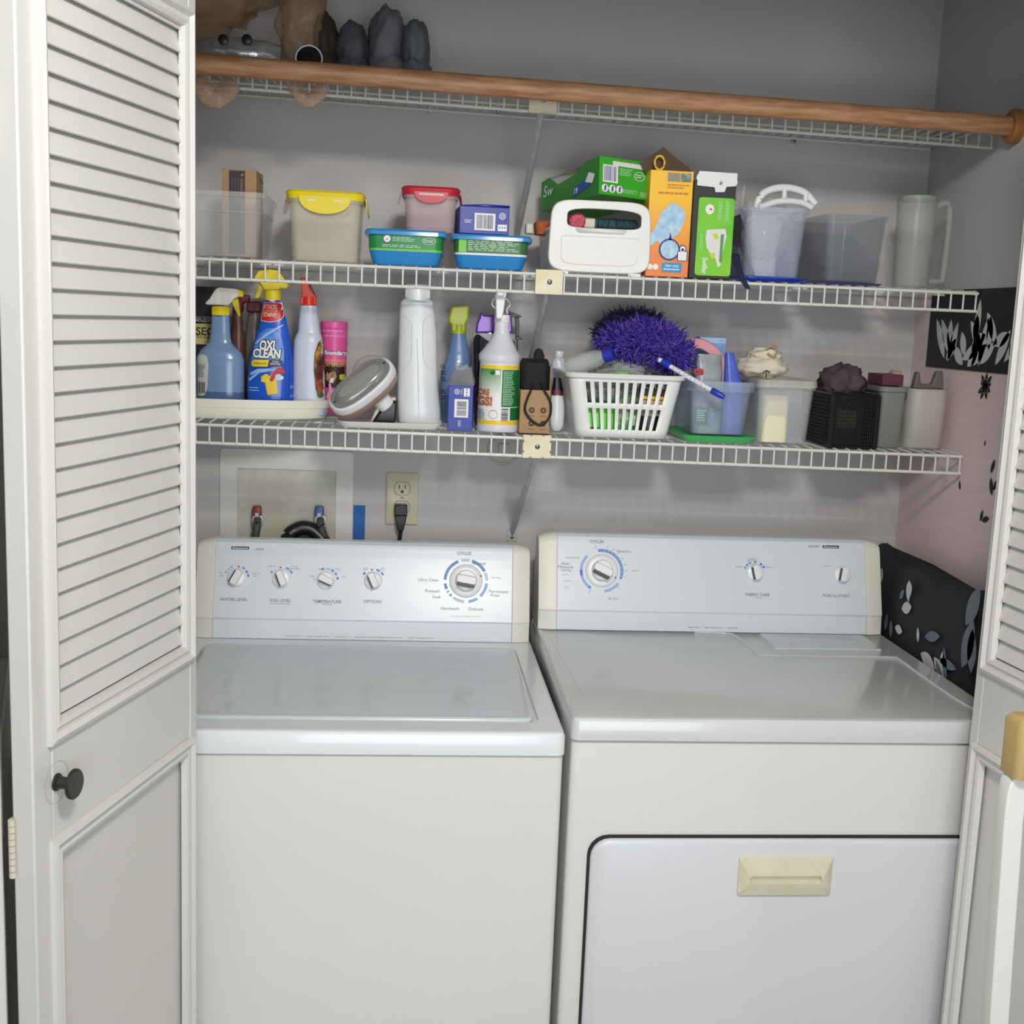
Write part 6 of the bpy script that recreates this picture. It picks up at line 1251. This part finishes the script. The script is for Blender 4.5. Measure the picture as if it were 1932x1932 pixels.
t = thing('black_ring', 'small black ring clip lying on rim of the translucent bin', 'ring', (at(1445, 706, .50).x, .497, z0+H+.012)); mb = MB(); mb.tube([(.006*cos(q), 0, .006*sin(q)) for q in [pi*j/12 for j in range(13)]], .0012, blackp); mb.tube([(0, 0, .004), (0, 0, -.008)], .0012, blackp); mb.build('ring_body', t)
# black mesh basket
cx, W = span(1568, 1655, 790, .50); cx2 = cx; z0 = dl(cx)+.001; H = at(1600, 745, .50).z-z0
t = thing('mesh_basket', 'black perforated basket near the right end of lowest shelf', 'basket', (cx, .50, z0)); bkm = MATS['satin_black']
mb = MB(); D = .17; rg = random.Random(3)
N_ = 22; rows = [i/10 for i in range(11)]
for (P0_, P1_, nrm_) in (((-W/2, 0), (W/2, 0), 0), ((-W/2, D), (-W/2, 0), 1), ((W/2, 0), (W/2, D), 1), ((W/2, D), (-W/2, D), 1)):
    for i in range(N_+1): f = i/N_; x, y = P0_[0]+(P1_[0]-P0_[0])*f, P0_[1]+(P1_[1]-P0_[1])*f; mb.box((x-.0011, y-.0011, 0), (x+.0011, y+.0011, H), bkm)
    for r_ in range(15): z = H*r_/14; mb.tube([(P0_[0], P0_[1], z), (P1_[0], P1_[1], z)], .0011 if 0 < r_ < 14 else .003, bkm, n=5)
mb.box((-W/2, 0, 0), (W/2, D, .002), bkm)
for sx, sy in ((-W/2, 0), (W/2, 0), (-W/2, D), (W/2, D)): mb.box((sx-.004, sy-.003, 0), (sx+.004, sy+.003, H), bkm)
mb.build('mesh_sides', t, smooth=False)
BX, BZ, Yb = cx, z0+.003, .50
t = inb('small_carton', 'tan and navy carton inside the black perforated basket', 'box', .0, .03, 0)
mb = MB(); mb.box((-.03, 0, 0), (.03, .05, H*.85), mat('navy_card', (52, 54, 78), .5)); mb.box((-.022, -.0012, H*.34), (.014, -.0002, H*.66), mat('tan_card', (156, 146, 128), .6)); mb.build('carton', t, bevel=.001)
t = inb('dark_cloth_bundle', 'dark plum coloured cloth heaped on top of the black basket', 'cloth', -.008, .07, H*.88)
mb = MB(); blob(mb, (0, 0, .03), (.045, .05, .035), mat('plum_cloth', (84, 70, 74), .9, var=.3, scale=30, bump=.5), amp=.2, fr=2.5, seed=51, n=36, m_=20); mb.build('cloth_body', t, ang=180)
t = inb('olive_pouch', 'small olive green pouch behind the black basket', 'pouch', .040, .12, .0)
mb = MB(); mb.rr([(0, .03, .03, .01), (H+.03, .03, .02, .008), (H+.034, .02, .01, .004)], mat('olive_film', (122, 118, 88), .6)); mb.build('pouch_body', t)
cx, W = span(1660, 1708, 790, .52); z0 = dl(cx)+.001; H = at(1680, 728, .52).z-z0
t = thing('grey_tub', 'grey plastic tub with dark side right of the black basket', 'tub', (cx, .52, z0)); mb = MB(); open_bin(mb, W*.9, .14, W, .15, H-.002, .012, mat('tub_grey', (128, 132, 128), .5)); mb.build('tub_body', t, ang=50)
t = thing('maroon_box', 'small maroon box resting on the grey tub', 'box', (cx+.004, .535, z0+H)); mb = MB(); mb.box((-.026, 0, 0), (.018, .08, .022), mat('maroon_card', (96, 44, 62), .6)); mb.build('carton', t, bevel=.001)
t = thing('tan_packet', 'small cream packet leaning right of the maroon box', 'packet', (cx+.032, .53, z0+H*.9)); mb = MB(); mb.rr([(0, .018, .03, .006), (.026, .02, .03, .006), (.03, .014, .02, .005)], mat('tan_packet_mat', (178, 166, 140), .6)); mb.build('packet_body', t); t.location = (cx+.030, .60, z0+H-.001)
cx, W = span(1716, 1792, 790, .53); z0 = dl(cx)+.001; H = at(1750, 735, .53).z-z0
t = thing('beige_canister', 'rounded beige canister at the right end of lowest shelf', 'canister', (cx, .53, z0)); mb = MB(); mb.rr([(0, W*.9, .10, .02, 0, .06), (.004, W*.96, .11, .024, 0, .06), (H*.93, W, .115, .026, 0, .06), (H, W*.92, .105, .022, 0, .06)], mat('canister_beige', (186, 180, 170), .5, var=.05, scale=10)); mb.build('canister_body', t, ang=50)
t = thing('grey_tool', 'grey angled hand tool lying on the beige canister', 'tool', (cx, .56, z0+H)); mb = MB(); mb.prism([(-.030, .0), (-.024, .034), (-.018, .034), (-.014, .010), (.010, .010), (.018, .036), (.030, .038), (.036, .0)], -.006, .012, mat('tool_grey', (104, 98, 94), .5)); mb.build('tool_body', t, bevel=.003)
# ================================================================== beside the dryer
t = thing('floral_bag', 'black fabric bag with white leaf pattern standing right of the dryer', 'bag', (.796, .42, 0)); fb = mat('bag_black', (34, 35, 42), .8, bump=.3, scale=60)
mb = MB(); X0, X1 = -.038, .036; R = []
for z, y0, y1, w_ in ((.0, -.20, .26, .9), (.3, -.22, .29, 1), (.8, -.22, .30, 1), (1.02, -.20, .31, .95), (1.085, -.17, .31, .6), (1.095, -.16, .30, .25)):
    R.append([(x*w_, y, z+.012*sin(y*26)*(z > 1)) for x, y in [(X0, y0+.03), (X0, y0+.15), (X0*1.03, (y0+y1)/2), (X0, y1-.12), (X0, y1-.03), (X0*.7, y1), (X1*.7, y1), (X1, y1-.03), (X1, (y0+y1)/2), (X1, y0+.03), (X1*.7, y0), (X0*.7, y0)]])
mb.rings(R, fb); mb.build('bag_body', t)
mb = MB(); mb.M = Matrix.Translation((X0-.0035, 0, 0)) @ Matrix.Rotation(-pi/2, 4, 'Z'); rg = random.Random(9)
bw_ = mat('leaf_white', (206, 208, 210), .7); bgm = mat('leaf_grey', (112, 122, 134), .7)
for k, (px, py, L_, an) in enumerate(((1740, 1232, .07, -.2), (1765, 1240, .06, -.5), (1735, 1212, .03, 1.8), (1825, 1180, .09, 1.1), (1818, 1260, .10, 1.3), (1835, 1270, .08, 1.7), (1700, 1130, .03, .9), (1715, 1100, .04, -1.2), (1672, 1190, .04, 1.4), (1683, 1205, .04, 1.7))):
    d = fw*FPX+rt*(px-966)-up*(py-966); q = CAM+d*((.796+X0-CAM.x)/d.x); leaf(mb, -(q.y-.42), q.z, L_, L_*.22, an, bw_ if k in (0, 1, 2, 7) else bgm)
for k in range(16):
    leaf(mb, -(-.15+.40*rg.random()), .80+.27*rg.random(), .03+.05*rg.random(), .008+.006*rg.random(), rg.random()*pi, (bgm, bw_, bgm)[k % 3], -.0004)
mb.build('leaf_print', t, smooth=False)
# curved white frame with tan cap at the right edge of the view
t = thing('curved_frame', 'white curved frame with tan end block in front of the right door', 'frame', (at(1905, 1700, -.62).x, -.62, .0)); L0 = Vector(t.location)
P = [at(x, y, -.62)-L0 for x, y in ((1932, 1452), (1915, 1475), (1905, 1530), (1897, 1640), (1888, 1760), (1876, 1932), (1864, 2100))]
P.append(Vector((P[-1].x-.06, 0, .012))); mb = MB(); R = []
for i, p in enumerate(tsmooth(P, 5)): R.append([(p.x-.011, -.012, p.z), (p.x+.011, -.012, p.z), (p.x+.013, 0, p.z), (p.x+.011, .012, p.z), (p.x-.011, .012, p.z), (p.x-.013, 0, p.z)])
mb.rings(R, mat('frame_white', (222, 222, 216), .4)); mb.build('frame_tube', t, bevel=.002, ang=60)
q = at(1934, 1408, -.62)-L0; mb = MB(); mb.rr([(q.z-.032, .028, .04, .008, q.x-.004), (q.z+.028, .034, .045, .01, q.x-.001), (q.z+.034, .026, .036, .008, q.x)], mat('tan_block', (176, 152, 98), .5, var=.08, scale=20)); mb.build('end_block', t, ang=50)
